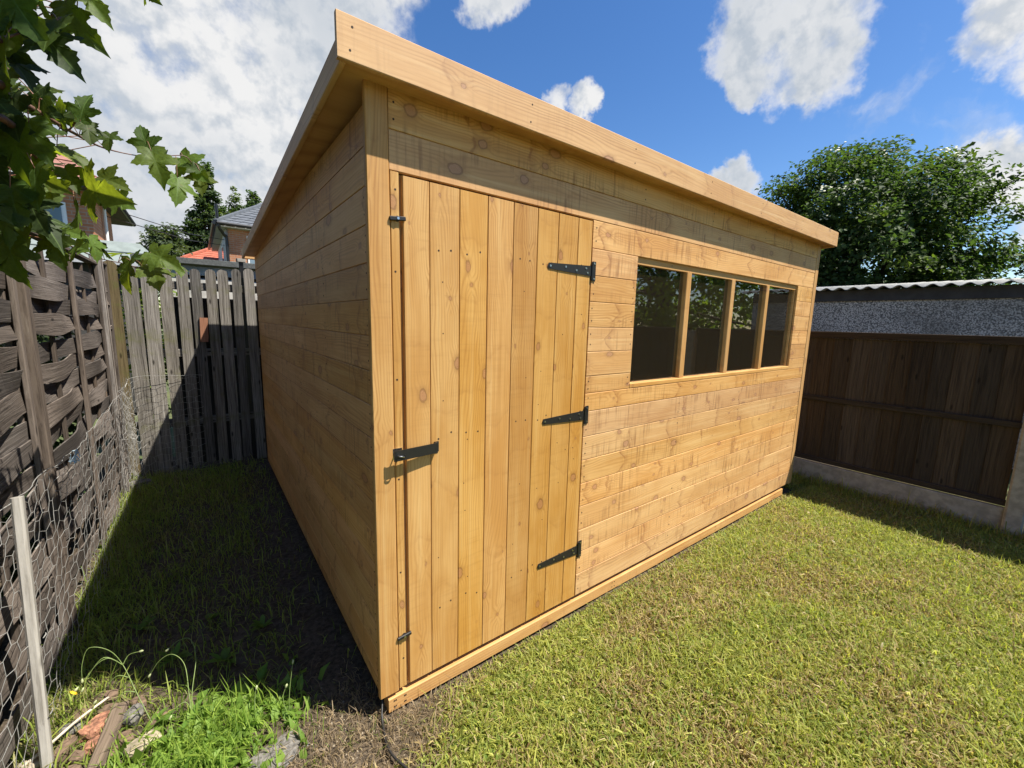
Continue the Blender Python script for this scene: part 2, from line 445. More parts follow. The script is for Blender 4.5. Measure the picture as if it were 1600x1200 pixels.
# window glass: fresnel reflection over clear transmission
mt, n, b = new_mat('window_glass')
n.n.remove(b)
fr = n.node('ShaderNodeFresnel')
fr.inputs['IOR'].default_value = 1.52
gl = n.node('ShaderNodeBsdfGlossy')
gl.inputs['Roughness'].default_value = 0.0
gl.inputs['Color'].default_value = (0.95, 0.96, 0.95, 1)
tp = n.node('ShaderNodeBsdfTransparent')
tp.inputs['Color'].default_value = (0.88, 0.91, 0.88, 1)
mx = n.node('ShaderNodeMixShader')
n.l.new(n.math('MULTIPLY_ADD', fr.outputs[0], 1.5, 0.03, clamp=True), mx.inputs[0])
n.l.new(tp.outputs[0], mx.inputs[1])
n.l.new(gl.outputs[0], mx.inputs[2])
veil = n.node('ShaderNodeBsdfDiffuse')
veil.inputs['Color'].default_value = (0.60, 0.44, 0.26, 1)
mx2 = n.node('ShaderNodeMixShader')                 # faint brown veil painted in for the haze over the panes
mx2.inputs[0].default_value = 0.019
n.l.new(mx.outputs[0], mx2.inputs[1])
n.l.new(veil.outputs[0], mx2.inputs[2])
n.l.new(mx2.outputs[0], n.n['Material Output'].inputs[0])
M['glass'] = mt

# dark house glass
M['house_glass'] = plain('pale_blue_house_glass', (0.20, 0.27, 0.32), 0.08, 0, 0.1, 2)

# brick
def brick_mat(name, c1, c2, mortar, axis):
    mt, n, b = new_mat(name)
    oc = n.node('ShaderNodeTexCoord').outputs['Object']
    x, y, z = n.sep(oc)
    v = n.comb(x if axis == 'x' else y, z, 0.0)
    br = n.node('ShaderNodeTexBrick')
    n.put(br.inputs['Vector'], v)
    br.inputs['Color1'].default_value = (*c1, 1)
    br.inputs['Color2'].default_value = (*c2, 1)
    br.inputs['Mortar'].default_value = (*mortar, 1)
    br.inputs['Scale'].default_value = 1.0
    br.inputs['Mortar Size'].default_value = 0.008
    br.inputs['Brick Width'].default_value = 0.225
    br.inputs['Row Height'].default_value = 0.075
    col = n.mix(n.math('MULTIPLY', n.ramp(n.noise(oc, 2.0, 5, 0.6), 0.35, 0.7), 0.45), br.outputs['Color'], tuple(c * 0.6 for c in c1))
    n.put(b.inputs['Base Color'], col)
    b.inputs['Roughness'].default_value = 0.9
    n.put(b.inputs['Normal'], n.bump(br.outputs['Fac'], -0.6, 0.01))
    return mt
M['brick_x'] = brick_mat('orange_brick_front', (0.42, 0.16, 0.075), (0.52, 0.23, 0.115), (0.40, 0.33, 0.26), 'x')
M['brick_y'] = brick_mat('orange_brick_side', (0.42, 0.16, 0.075), (0.52, 0.23, 0.115), (0.40, 0.33, 0.26), 'y')

# pebbledash
mt, n, b = new_mat('grey_pebbledash')
oc = n.node('ShaderNodeTexCoord').outputs['Object']
vo = n.node('ShaderNodeTexVoronoi')
n.put(vo.inputs['Vector'], n.vec('ADD', oc, n.vec('SCALE', n.noise(oc, 30, 3, 0.6, color=True), scale=0.02)))
vo.inputs['Scale'].default_value = 78.0
cr = n.sep(vo.outputs['Color'])
col = n.mix(cr[0], (0.23, 0.215, 0.19), (0.70, 0.665, 0.60))
col = n.mix(n.ramp(vo.outputs['Distance'], 0.46, 0.74), col, (0.12, 0.115, 0.105))
col = n.mix(n.ramp(n.noise(oc, 1.4, 4, 0.6), 0.42, 0.70, 0.0, 0.60), col, (0.15, 0.14, 0.12))
n.put(b.inputs['Base Color'], col)
b.inputs['Roughness'].default_value = 0.9
n.put(b.inputs['Normal'], n.bump(vo.outputs['Distance'], -1.0, 0.02))
M['pebbledash'] = mt
M['cement_sheet'] = plain('pale_cement_sheet', (0.34, 0.335, 0.31), 0.9, 0, 0.25, 12, 0.3)
M['dark_fascia'] = plain('dark_fascia', (0.05, 0.047, 0.044), 0.8, 0, 0.2, 9)

# soil
mt, n, b = new_mat('soil_with_thatch')
oc = n.node('ShaderNodeTexCoord').outputs['Object']
x, y, z = n.sep(oc)
f1 = n.noise(oc, 45, 8, 0.7)
f2 = n.noise(oc, 3.0, 5, 0.6)
f3 = n.noise(oc, 160, 4, 0.7)
col = n.mix(n.ramp(f1, 0.35, 0.65), (0.050, 0.038, 0.026), (0.135, 0.105, 0.075))
col = n.mix(n.math('MULTIPLY', n.ramp(f3, 0.62, 0.70), 0.7), col, (0.34, 0.31, 0.26))
lawn = n.math('MULTIPLY', n.ramp(y, 0.02, -0.15), n.ramp(x, -0.05, 0.35))
thatch = n.mix(n.ramp(f2, 0.4, 0.65), (0.085, 0.088, 0.028), (0.17, 0.125, 0.060))
thatch = n.mix(n.ramp(f1, 0.4, 0.66), n.mix(0.6, thatch, (0.03, 0.03, 0.012)), thatch)
col = n.mix(n.math('MULTIPLY', lawn, 0.85), col, thatch)
n.put(b.inputs['Base Color'], col)
b.inputs['Roughness'].default_value = 0.95
b.inputs['Specular IOR Level'].default_value = 0.1
n.put(b.inputs['Normal'], n.bump(n.math('ADD', f1, n.math('MULTIPLY', f3, 0.4)), 0.9, 0.012))
M['soil'] = mt
mt, n, b = new_mat('far_turf')
oc = n.node('ShaderNodeTexCoord').outputs['Object']
n.put(b.inputs['Base Color'], n.mix(n.ramp(n.noise(oc, 0.8, 6, 0.6), 0.35, 0.65), (0.05, 0.075, 0.02), (0.10, 0.11, 0.04)))
b.inputs['Roughness'].default_value = 1.0
M['turf'] = mt
M['rubble'] = [plain('orange_brick_rubble', (0.29, 0.135, 0.08), 0.95, 0, 0.6, 60, 1.0),
               plain('cream_stone', (0.34, 0.28, 0.20), 0.95, 0, 0.5, 30, 0.8),
               plain('grey_stone', (0.15, 0.138, 0.122), 0.95, 0, 0.5, 70, 1.0),
               plain('brown_clod', (0.15, 0.10, 0.065), 0.95, 0, 0.35, 40, 0.8)]
LEAVES = [
(-0.658,-0.181,1.982,0.364,-0.382,-0.85,-0.457,-0.868,0.194,0.125),
(-0.645,-0.11,1.975,-0.531,-0.21,-0.821,-0.181,-0.918,0.352,0.124),
(-0.603,-0.163,1.967,-0.202,-0.561,-0.803,-0.532,-0.626,0.571,0.122),
(-0.599,-0.103,2.032,0.206,-0.667,-0.716,-0.791,-0.544,0.279,0.113),
(-0.581,-0.052,2.088,0.44,-0.514,-0.737,-0.363,-0.852,0.378,0.101),
(-0.616,-0.035,2.035,0.682,-0.407,-0.607,-0.327,-0.913,0.244,0.108),
(-0.627,-0.155,1.941,0.43,-0.565,-0.704,-0.428,-0.814,0.392,0.118),
(-0.695,-0.077,1.919,0.555,-0.561,-0.614,0.373,-0.492,0.787,0.111),
(-0.668,-0.176,1.908,-0.085,-0.153,-0.985,-0.781,-0.604,0.161,0.093),
(-0.636,-0.134,2.044,0.137,-0.144,-0.98,-0.911,-0.407,-0.067,0.115),
(-0.69,-0.03,2.034,0.045,-0.718,-0.695,-0.472,-0.628,0.618,0.117),
(-0.748,0.095,1.893,0.472,-0.867,-0.159,-0.519,-0.419,0.745,0.114),
(-0.711,0.023,1.876,0.066,-0.502,-0.862,-0.618,-0.699,0.36,0.142),
(-0.709,0.108,1.861,0.261,-0.511,-0.819,-0.276,-0.852,0.444,0.13),
(-0.712,0.014,1.818,-0.044,-0.098,-0.994,-0.575,-0.812,0.105,0.147),
(-0.742,0.199,1.811,0.483,-0.559,-0.673,-0.542,-0.795,0.272,0.135),
(-0.639,0.207,1.913,0.193,0.006,0.981,-0.361,-0.929,0.077,0.106),
(-0.696,0.241,1.929,0.803,-0.543,-0.245,-0.586,-0.795,-0.158,0.1),
(-0.643,0.32,1.95,0.14,-0.416,-0.899,0.47,-0.771,0.43,0.093),
(-0.605,0.402,1.959,-0.157,-0.512,-0.844,-0.413,-0.743,0.527,0.084),
(-0.529,0.517,1.963,-0.242,0.139,0.96,-0.238,-0.968,0.08,0.115),
(-0.523,0.495,1.962,0.239,-0.287,-0.928,0.061,-0.949,0.309,0.146),
(-0.463,0.598,1.919,-0.028,-0.487,-0.873,0.379,-0.813,0.442,0.145),
(-0.453,0.654,2.002,0.632,-0.451,-0.63,-0.409,-0.885,0.223,0.152),
(-0.398,0.667,1.963,-0.027,-0.598,-0.801,-0.175,-0.786,0.593,0.126),
(-0.396,0.611,1.955,-0.91,0.225,0.349,0.079,-0.732,0.676,0.092),
(-0.497,0.676,1.983,0.135,0.359,0.924,-0.929,-0.279,0.244,0.072),
(-0.711,0.195,1.833,0.685,-0.662,-0.305,0.352,-0.066,0.934,0.115),
(-0.696,0.257,1.859,0.816,-0.341,-0.467,0.305,-0.432,0.848,0.111),
(-0.649,0.255,1.766,0.437,-0.859,-0.266,-0.879,-0.47,0.075,0.179),
(-0.638,0.37,1.825,0.663,-0.701,-0.263,-0.539,-0.691,0.482,0.12),
(-0.618,0.458,1.796,0.536,-0.722,-0.438,-0.631,-0.687,0.36,0.117),
(-0.681,0.292,1.732,0.162,-0.511,-0.844,-0.967,-0.255,-0.031,0.113),
(-0.743,0.215,1.682,0.568,-0.444,-0.693,0.342,-0.638,0.69,0.135),
(-0.73,0.139,1.703,0.198,-0.58,-0.79,-0.452,-0.769,0.452,0.131),
(-0.735,0.377,1.671,0.722,-0.678,-0.135,-0.454,-0.613,0.647,0.107),
(-0.711,0.215,1.64,0.058,-0.386,-0.921,-0.414,-0.848,0.33,0.122),
(-0.706,0.397,1.635,0.41,-0.884,-0.224,-0.754,-0.467,0.461,0.113),
(-0.743,0.141,1.637,0.086,-0.685,-0.723,-0.777,-0.501,0.382,0.109),
(-0.737,0.047,1.706,0.142,-0.413,-0.899,-0.364,-0.867,0.341,0.13),
(-0.696,0.042,1.752,-0.013,-0.342,-0.94,-0.659,-0.703,0.265,0.131),
(-0.779,0.112,1.761,0.538,-0.374,-0.756,-0.691,-0.71,-0.14,0.134),
(-0.754,0.031,1.659,0.17,-0.098,-0.981,-0.503,-0.864,-0.001,0.119),
(-0.733,0.099,1.85,-0.113,-0.462,-0.879,-0.4,-0.789,0.466,0.129),
(-0.715,0.195,1.763,0.417,-0.303,-0.857,-0.676,-0.734,-0.069,0.118),
(-0.682,0.44,1.669,0.314,-0.178,-0.933,0.657,-0.668,0.349,0.098),
(-0.687,0.133,1.924,-0.041,0.185,-0.982,-0.686,-0.72,-0.107,0.107),
(-0.73,0.173,1.909,0.358,-0.91,-0.208,-0.693,-0.408,0.594,0.102),
(-0.621,0.752,1.641,-0.281,0.018,-0.959,-0.786,-0.578,0.219,0.164),
(-0.576,0.893,1.633,0.184,-0.762,-0.621,-0.007,-0.633,0.774,0.166),
(-0.574,0.867,1.686,0.746,-0.483,-0.459,-0.306,-0.86,0.409,0.159),
(-0.583,0.936,1.694,0.193,-0.475,-0.859,-0.663,-0.708,0.242,0.126),
(-0.636,0.943,1.661,0.459,-0.884,0.086,-0.699,-0.3,0.649,0.098),
(-0.64,0.785,1.663,-0.566,0.821,-0.07,-0.268,-0.103,0.958,0.099),
(-0.693,0.676,1.683,0.453,-0.245,-0.857,-0.784,-0.568,-0.252,0.094),
(-0.512,1.032,1.671,0.387,-0.737,-0.555,0.496,-0.341,0.799,0.125),
(-0.49,0.202,2.271,0.341,-0.626,-0.701,-0.835,-0.544,0.079,0.079),
(-0.69,0.282,1.815,0.303,-0.663,-0.684,-0.198,-0.746,0.636,0.109),
(-0.644,0.33,1.76,-0.374,0.292,-0.88,0.892,0.374,-0.255,0.09),
(-0.719,0.127,1.757,0.618,-0.635,-0.463,-0.674,-0.732,0.103,0.107),
(-0.781,-0.002,1.676,0.653,-0.446,-0.612,-0.009,-0.813,0.582,0.117),
(-0.944,0.517,2.01,0.41,-0.901,-0.14,0.328,0.002,0.945,0.124),
(-0.799,0.395,2.168,-0.503,-0.239,-0.831,-0.008,-0.96,0.281,0.134),
(-0.698,-0.038,1.907,-0.183,-0.592,-0.785,-0.422,-0.674,0.607,0.107),
(-0.877,0.29,2.058,0.851,-0.444,-0.281,-0.3,-0.849,0.434,0.138),
(-0.666,-0.101,1.985,-0.337,-0.284,-0.898,-0.782,-0.446,0.435,0.111),
(-0.715,-0.02,2.102,0.136,-0.745,-0.653,-0.561,-0.601,0.57,0.099),
(-0.956,0.386,1.701,0.469,-0.821,-0.327,-0.607,-0.568,0.557,0.129),
(-0.955,0.437,1.74,0.534,-0.552,-0.64,-0.253,-0.827,0.502,0.135),
(-0.941,0.491,1.942,0.696,-0.701,-0.155,-0.622,-0.697,0.358,0.134),
(-0.897,0.16,1.672,-0.392,-0.134,-0.91,-0.604,-0.709,0.364,0.112),
(-0.766,0.349,1.937,-0.237,-0.505,-0.83,-0.786,-0.402,0.469,0.136),
(-0.753,-0.023,1.876,0.213,-0.208,-0.955,-0.391,-0.914,0.111,0.1),
(-0.76,0.055,1.801,-0.206,-0.316,-0.926,-0.191,-0.915,0.354,0.113),
(-0.898,0.311,1.738,-0.055,-0.358,-0.932,0.135,-0.928,0.348,0.129),
(-0.751,0.049,1.603,-0.002,-0.016,-1.0,-0.57,-0.821,0.015,0.137),
(-0.854,0.235,1.704,0.441,-0.108,-0.891,0.199,-0.956,0.215,0.134),
(-0.755,0.172,1.995,0.608,-0.787,-0.11,-0.772,-0.617,0.153,0.122),
(-0.972,0.579,1.668,0.52,-0.557,-0.648,0.149,-0.688,0.71,0.181),
(-0.864,-0.021,1.65,0.561,-0.322,-0.763,0.164,-0.86,0.484,0.094),
(-0.77,0.136,1.689,0.046,-0.671,-0.74,-0.511,-0.652,0.56,0.117),
(-0.794,0.085,1.845,-0.282,-0.231,-0.931,-0.738,-0.568,0.365,0.103),
(-0.788,0.067,2.08,0.371,-0.852,-0.369,-0.894,-0.435,0.108,0.089),
(-0.824,0.403,1.688,0.121,-0.73,-0.673,-0.141,-0.684,0.716,0.155),
(-0.803,0.245,2.055,0.626,-0.212,-0.75,0.524,-0.597,0.607,0.142),
(-0.718,-0.061,1.842,-0.137,-0.496,-0.857,-0.333,-0.792,0.512,0.11),
(-0.824,-0.106,1.947,0.789,-0.356,-0.501,0.066,-0.761,0.646,0.08),
(-0.884,0.165,1.806,0.269,-0.766,-0.583,-0.382,-0.641,0.666,0.125),
(-0.82,0.157,1.786,-0.46,-0.269,-0.846,-0.601,-0.607,0.52,0.129),
(-0.879,0.416,2.085,0.742,-0.399,-0.539,-0.071,-0.846,0.528,0.153),
(-0.881,0.259,1.761,0.431,-0.674,-0.6,-0.423,-0.738,0.525,0.13),
(-0.931,0.315,2.205,0.431,-0.343,-0.835,-0.524,-0.848,0.077,0.115),
(-0.967,0.344,1.887,0.136,-0.426,-0.894,-0.233,-0.891,0.389,0.123),
(-0.806,0.077,1.841,0.145,-0.37,-0.918,-0.167,-0.923,0.346,0.114),
(-0.848,0.379,1.839,-0.545,-0.264,-0.796,-0.63,-0.498,0.597,0.13),
(-0.69,-0.048,1.941,0.256,-0.866,-0.429,-0.901,-0.375,0.219,0.104),
(-0.942,0.299,2.035,0.462,-0.815,-0.35,-0.186,-0.474,0.861,0.124),
(-0.819,0.148,2.12,-0.198,-0.605,-0.772,-0.568,-0.571,0.593,0.097),
(-0.904,0.459,2.022,0.373,-0.397,-0.838,-0.435,-0.873,0.22,0.135),
(-0.914,0.125,1.714,0.796,-0.36,-0.487,0.068,-0.746,0.663,0.106),
(-0.873,-0.048,1.569,0.598,-0.686,-0.415,-0.285,-0.666,0.689,0.096),
(-0.972,0.421,2.149,0.331,-0.148,-0.932,-0.035,-0.989,0.145,0.123),
(-0.678,-0.065,2.001,-0.246,-0.015,-0.969,-0.825,-0.521,0.217,0.108),
(-0.816,0.284,2.02,0.653,-0.364,-0.664,-0.6,-0.784,-0.16,0.145),
(-0.781,0.127,2.135,-0.112,-0.121,-0.986,-0.661,-0.732,0.165,0.118),
(-0.876,0.18,1.625,-0.105,0.05,-0.993,-0.993,0.046,0.108,0.122),
(-0.812,0.418,1.901,0.363,-0.728,-0.581,-0.812,-0.553,0.186,0.114),
(-0.87,0.386,1.804,0.824,-0.428,-0.372,-0.168,-0.811,0.561,0.119),
(-0.714,0.326,2.016,-0.176,-0.098,-0.98,-0.622,-0.761,0.187,0.119),
(-0.92,0.707,1.745,0.742,-0.527,-0.415,-0.455,-0.85,0.266,0.138),
(-0.85,0.641,2.028,0.686,-0.357,-0.634,0.587,-0.243,0.772,0.142),
(-0.76,0.463,2.052,0.439,-0.756,-0.485,-0.059,-0.563,0.824,0.128),
(-0.828,0.513,1.783,0.533,-0.462,-0.709,0.572,-0.421,0.704,0.131),
(-0.869,0.502,1.794,0.634,-0.284,-0.719,-0.033,-0.939,0.342,0.14),
(-0.871,0.52,1.943,0.381,-0.352,-0.855,-0.49,-0.861,0.136,0.138),
(-0.811,0.482,1.829,0.298,-0.796,-0.527,-0.739,-0.542,0.4,0.138),
(-0.814,0.668,1.896,0.289,-0.886,-0.362,-0.207,-0.427,0.88,0.157),
(-0.857,0.533,1.881,0.674,-0.556,-0.486,-0.571,-0.81,0.135,0.142),
(-0.864,0.625,1.971,0.265,-0.667,-0.696,-0.425,-0.729,0.537,0.143),
(-0.863,0.423,1.645,0.074,-0.385,-0.92,-0.46,-0.831,0.311,0.136)]
BRANCHES = [
[(-0.726, -0.106, 1.855), (-0.731, 0.048, 1.891), (-0.696, 0.136, 1.893), (-0.671, 0.298, 1.912), (-0.625, 0.461, 1.93), (-0.537, 0.572, 1.959), (-0.444, 0.613, 1.997), (-0.419, 0.633, 1.983)],
[(-0.735, -0.093, 1.805), (-0.728, 0.072, 1.811), (-0.719, 0.156, 1.806), (-0.702, 0.244, 1.787), (-0.669, 0.327, 1.794), (-0.616, 0.413, 1.799)],
[(-0.777, -0.066, 1.628), (-0.749, 0.019, 1.651), (-0.731, 0.184, 1.639), (-0.69, 0.587, 1.624), (-0.646, 0.826, 1.63), (-0.58, 0.911, 1.613)],
[(-0.709, -0.202, 1.896), (-0.677, -0.165, 1.908), (-0.635, -0.129, 1.962), (-0.589, -0.068, 2.033)],
[(-0.686, 0.217, 1.904), (-0.669, 0.239, 1.894), (-0.639, 0.215, 1.931)],
[(-0.535, 0.555, 1.965), (-0.535, 0.531, 1.992)],
]

# ------------------------------------------------------------------ builders
WM = {}


def mesh(name, verts, faces, mat=None, smooth=False):
    me = bpy.data.meshes.new(name)
    me.from_pydata([tuple(v) for v in verts], [], faces)
    me.update()
    if mat:
        me.materials.append(mat)
    if smooth:
        me.polygons.foreach_set('use_smooth', [True] * len(me.polygons))
    return me


def fast_mesh(name, V, loops, starts, mat, colors=None, smooth=False):
    me = bpy.data.meshes.new(name)
    me.vertices.add(len(V))
    me.vertices.foreach_set('co', np.asarray(V, dtype=np.float32).ravel())
    loops = np.asarray(loops, dtype=np.int32).ravel()
    me.loops.add(len(loops))
    me.loops.foreach_set('vertex_index', np.asarray(loops, dtype=np.int32).ravel())
    me.polygons.add(len(starts))
    me.polygons.foreach_set('loop_start', np.asarray(starts, dtype=np.int32))
    if smooth:
        me.polygons.foreach_set('use_smooth', np.ones(len(starts), dtype=bool))
    if colors is not None:
        at = me.attributes.new('Col', 'FLOAT_COLOR', 'POINT')
        at.data.foreach_set('color', np.asarray(colors, dtype=np.float32).ravel())
    me.update(calc_edges=True)
    me.validate()
    me.materials.append(mat)
    return me


def add(name, me, Mx=None, parent=None):
    o = bpy.data.objects.new(name, me)
    COL.objects.link(o)
    Mx = Mx if Mx is not None else Matrix.Identity(4)
    WM[o.name] = Mx
    if parent is not None:
        o.parent = parent
        o.matrix_basis = WM[parent.name].inverted() @ Mx
    else:
        o.matrix_basis = Mx
    return o


def thing(name, label, cat, loc=(0, 0, 0), group=None):
    o = bpy.data.objects.new(name, None)
    COL.objects.link(o)
    o.empty_display_size = 0.1
    o.location = loc
    WM[o.name] = Matrix.Translation(loc)
    return tag(o, label, cat, group)


def tag(o, label, cat, group=None):
    o['label'] = label
    o['category'] = cat
    if group:
        o['group'] = group
    return o


def kind(o, k):
    o['kind'] = k
    return o


def frame(loc, xa, out):
    """local X along xa, local -Y facing out"""
    X = Vector(xa).normalized()
    Y = -Vector(out).normalized()
    Z = X.cross(Y).normalized()
    Y = Z.cross(X).normalized()
    m = Matrix((X, Y, Z)).transposed().to_4x4()
    m.translation = Vector(loc)
    return m


EX, EY, EZ = Vector((1, 0, 0)), Vector((0, 1, 0)), Vector((0, 0, 1))


def extrude_x(prof, L):
    n = len(prof)
    V = [(-L / 2, y, z) for y, z in prof] + [(L / 2, y, z) for y, z in prof]
    F = [(i, (i + 1) % n, n + (i + 1) % n, n + i) for i in range(n)]
    F.append(tuple(range(n - 1, -1, -1)))
    F.append(tuple(range(n, 2 * n)))
    return V, F


def board_mesh(L, W_, T, mat, g=0.0013, gd=0.0045, c=0.0015):
    h, t = W_ / 2 - 0.0001, T / 2
    prof = [(-t, -h + g + c), (-t + c, -h + g), (-t + gd, -h + g), (-t + gd, -h), (t, -h), (t, h), (-t + gd, h), (-t + gd, h - g), (-t + c, h - g), (-t, h - g - c)]
    V, F = extrude_x(prof, L)
    return mesh('board', V, F, mat)


def bar_mesh(L, T, W_, mat, c=0.002, name='bar'):
    """chamfered length of timber: length X, thickness Y, width Z"""
    t, h = T / 2, W_ / 2
    c = min(c, t * 0.45, h * 0.45)
    prof = [(-t, -h + c), (-t + c, -h), (t - c, -h), (t, -h + c), (t, h - c), (t - c, h), (-t + c, h), (-t, h - c)]
    V, F = extrude_x(prof, L)
    return mesh(name, V, F, mat)


def bar(name, p0, p1, T, W_, out, mat, parent=None, c=0.002):
    p0, p1 = Vector(p0), Vector(p1)
    me = bar_mesh((p1 - p0).length, T, W_, mat, c, name)
    return add(name, me, frame((p0 + p1) / 2, p1 - p0, out), parent)


class MB:
    def __init__(self):
        self.v, self.f = [], []

    def add(self, V, F, Mx=None):
        k = len(self.v)
        self.v += [tuple(Mx @ Vector(p)) if Mx is not None else tuple(p) for p in V]
        self.f += [tuple(i + k for i in f) for f in F]
        return self

    def box(self, a, b, Mx=None):
        (x0, y0, z0), (x1, y1, z1) = a, b
        V = [(x0, y0, z0), (x1, y0, z0), (x1, y1, z0), (x0, y1, z0), (x0, y0, z1), (x1, y0, z1), (x1, y1, z1), (x0, y1, z1)]
        F = [(0, 3, 2, 1), (4, 5, 6, 7), (0, 1, 5, 4), (1, 2, 6, 5), (2, 3, 7, 6), (3, 0, 4, 7)]
        return self.add(V, F, Mx)

    def bar(self, p0, p1, T, W_, out, c=0.002):
        p0, p1 = Vector(p0), Vector(p1)
        t, h = T / 2, W_ / 2
        c = min(c, t * 0.45, h * 0.45)
        prof = [(-t, -h + c), (-t + c, -h), (t - c, -h), (t, -h + c), (t, h - c), (t - c, h), (-t + c, h), (-t, h - c)]
        V, F = extrude_x(prof, (p1 - p0).length)
        return self.add(V, F, frame((p0 + p1) / 2, p1 - p0, out))

    def tube(self, pts, r, sides=6, taper=1.0, caps=True):
        pts = [Vector(p) for p in pts]
        k = len(self.v)
        n = len(pts)
        ref = Vector((0.31, 0.77, 0.55)).normalized()
        for i, p in enumerate(pts):
            t = (pts[min(i + 1, n - 1)] - pts[max(i - 1, 0)])
            if t.length < 1e-9:
                t = Vector((0, 0, 1))
            t.normalize()
            a = t.cross(ref)
            if a.length < 1e-3:
                a = t.cross(Vector((1, 0, 0)))
            a.normalize()
            b_ = t.cross(a)
            rr = r * (1 + (taper - 1) * i / max(1, n - 1)) if not isinstance(r, (list, tuple)) else r[i]
            for s in range(sides):
                q = 2 * math.pi * s / sides
                self.v.append(tuple(p + (a * math.cos(q) + b_ * math.sin(q)) * rr))
        for i in range(n - 1):
            for s in range(sides):
                s2 = (s + 1) % sides
                self.f.append((k + i * sides + s, k + i * sides + s2, k + (i + 1) * sides + s2, k + (i + 1) * sides + s))
        if caps:
            self.f.append(tuple(k + s for s in range(sides - 1, -1, -1)))
            self.f.append(tuple(k + (n - 1) * sides + s for s in range(sides)))
        return self

    def disc(self, p, axis, r, h, sides=6):
        p, axis = Vector(p), Vector(axis).normalized()
        return self.tube([p, p + axis * h], r, sides)

    def build(self, name, mat, parent=None, Mx=None, smooth=False, local=False):
        """vertices are in world space; stored relative to Mx (or the parent's base)"""
        if Mx is None:
            Mx = WM[parent.name] if parent is not None else Matrix.Identity(4)
        inv = Mx.inverted()
        V = self.v if local else [inv @ Vector(p) for p in self.v]
        return add(name, mesh(name, V, self.f, mat, smooth), Mx, parent)


def smooth_path(pts, n=6):
    pts = [Vector(p) for p in pts]
    out = []
    for i in range(len(pts) - 1):
        p0, p1, p2, p3 = pts[max(i - 1, 0)], pts[i], pts[i + 1], pts[min(i + 2, len(pts) - 1)]
        for k in range(n):
            t = k / n
            out.append(0.5 * ((2 * p1) + (p2 - p0) * t + (2 * p0 - 5 * p1 + 4 * p2 - p3) * t * t + (3 * p1 - p0 - 3 * p2 + p3) * t ** 3))
    out.append(pts[-1])
    return out


def vnoise(x, y, seed=0.0):
    """cheap smooth 2-D noise, numpy or float, about -1..1"""
    a = np.sin(x * 1.7 + 1.3 * seed + 1.1 * np.sin(y * 2.3 + seed)) * np.cos(y * 1.9 - 0.7 * seed + 0.9 * np.sin(x * 1.3))
    b = np.sin(x * 4.1 - 2.1 * seed + 1.7 * np.sin(y * 3.7 - seed)) * np.sin(y * 4.7 + seed + 1.2 * np.cos(x * 3.1))
    return 0.65 * a + 0.35 * b


# ------------------------------------------------------------------ ground
def height(x, y):
    h = 0.012 * vnoise(x * 2.0, y * 2.0, 1.0) + 0.006 * vnoise(x * 7.0, y * 7.0, 2.0)
    return h - 0.012


nx, ny = 150, 190
gx = np.linspace(-1.9, 5.6, nx)
gy = np.linspace(-5.4, 4.1, ny)
GX, GY = np.meshgrid(gx, gy)
GZ = height(GX, GY)
edge = np.minimum.reduce([GX + 1.9, 5.6 - GX, GY + 5.4, 4.1 - GY])
GZ = np.where(edge < 1e-6, -0.045, GZ)
V = np.stack([GX, GY, GZ], -1).reshape(-1, 3)
i = np.arange((ny - 1) * (nx - 1))
r_, c_ = i // (nx - 1), i % (nx - 1)
q = np.stack([r_ * nx + c_, r_ * nx + c_ + 1, (r_ + 1) * nx + c_ + 1, (r_ + 1) * nx + c_], -1)
me = fast_mesh('garden_soil', V, q, np.arange(len(q)) * 4, M['soil'], smooth=True)
kind(add('garden_soil', me), 'structure')
G = 420
gm = MB()
rings = [0, 8, 20, 60, 160, 420]
V = [(0, 0, -0.05)]
F = []
for k, rr in enumerate(rings[1:]):
    for s in range(24):
        a = 2 * math.pi * s / 24
        V.append((rr * math.cos(a) + 1, rr * math.sin(a), -0.05))
    for s in range(24):
        s2 = (s + 1) % 24
        if k == 0:
            F.append((0, 1 + s, 1 + s2))
        else:
            F.append((1 + (k - 1) * 24 + s, 1 + k * 24 + s, 1 + k * 24 + s2, 1 + (k - 1) * 24 + s2))
kind(add('ground', mesh('ground', V, F, M['turf'])), 'structure')


# ------------------------------------------------------------------ the shed
shed = thing('timber_shed', 'new golden timber shed with sloping roof, plank door and four pane window', 'shed', (0, 0, 0))
L_, D_ = 3.735, 3.12
ZB = 0.081
PT = 0.014
pine_m, door_m, trim_m = M['pine'], M['pine_door'], M['pine_trim']


def front_board(x0, x1, z0, z1):
    me = board_mesh(x1 - x0, z1 - z0, PT, pine_m)
    add('board', me, frame(((x0 + x1) / 2, PT / 2 + random.uniform(-.0006, .0006), (z0 + z1) / 2), EX, -EY), shed)


XL, XR = 0.0655, 3.669
WX0, WX1, WZ0, WZ1 = 1.3227, 3.3621, 1.149, 1.784
DX0, DX1, DZ1 = 0.107, 0.989, 1.900
TOPZ = 2.150
front_board(XL, XR, 2.0244, TOPZ)
front_board(XL, XR, 1.905, 2.0244)
ZL = [1.905, 1.784, 1.666, 1.549, 1.433, 1.320, 1.205, 1.123, 1.035, 0.912, 0.795, 0.677, 0.559, 0.434, 0.316, 0.197, ZB]
for a, b_ in zip(ZL[:-1], ZL[1:]):
    if b_ > WZ1 - 0.01 or a < 1.13:
        front_board(0.994, XR, b_, a)
    else:
        front_board(0.994, WX0, b_, a)
        front_board(WX1, XR, b_, a)
# left side cladding
zl = [1.5089 - 0.115 * k for k in range(-5, 13)]
zl = [z for z in zl if z > ZB + 0.02]
lines = zl + [ZB]


def roof_z(y):
    return 2.142 - 0.053 * (y + 0.1)


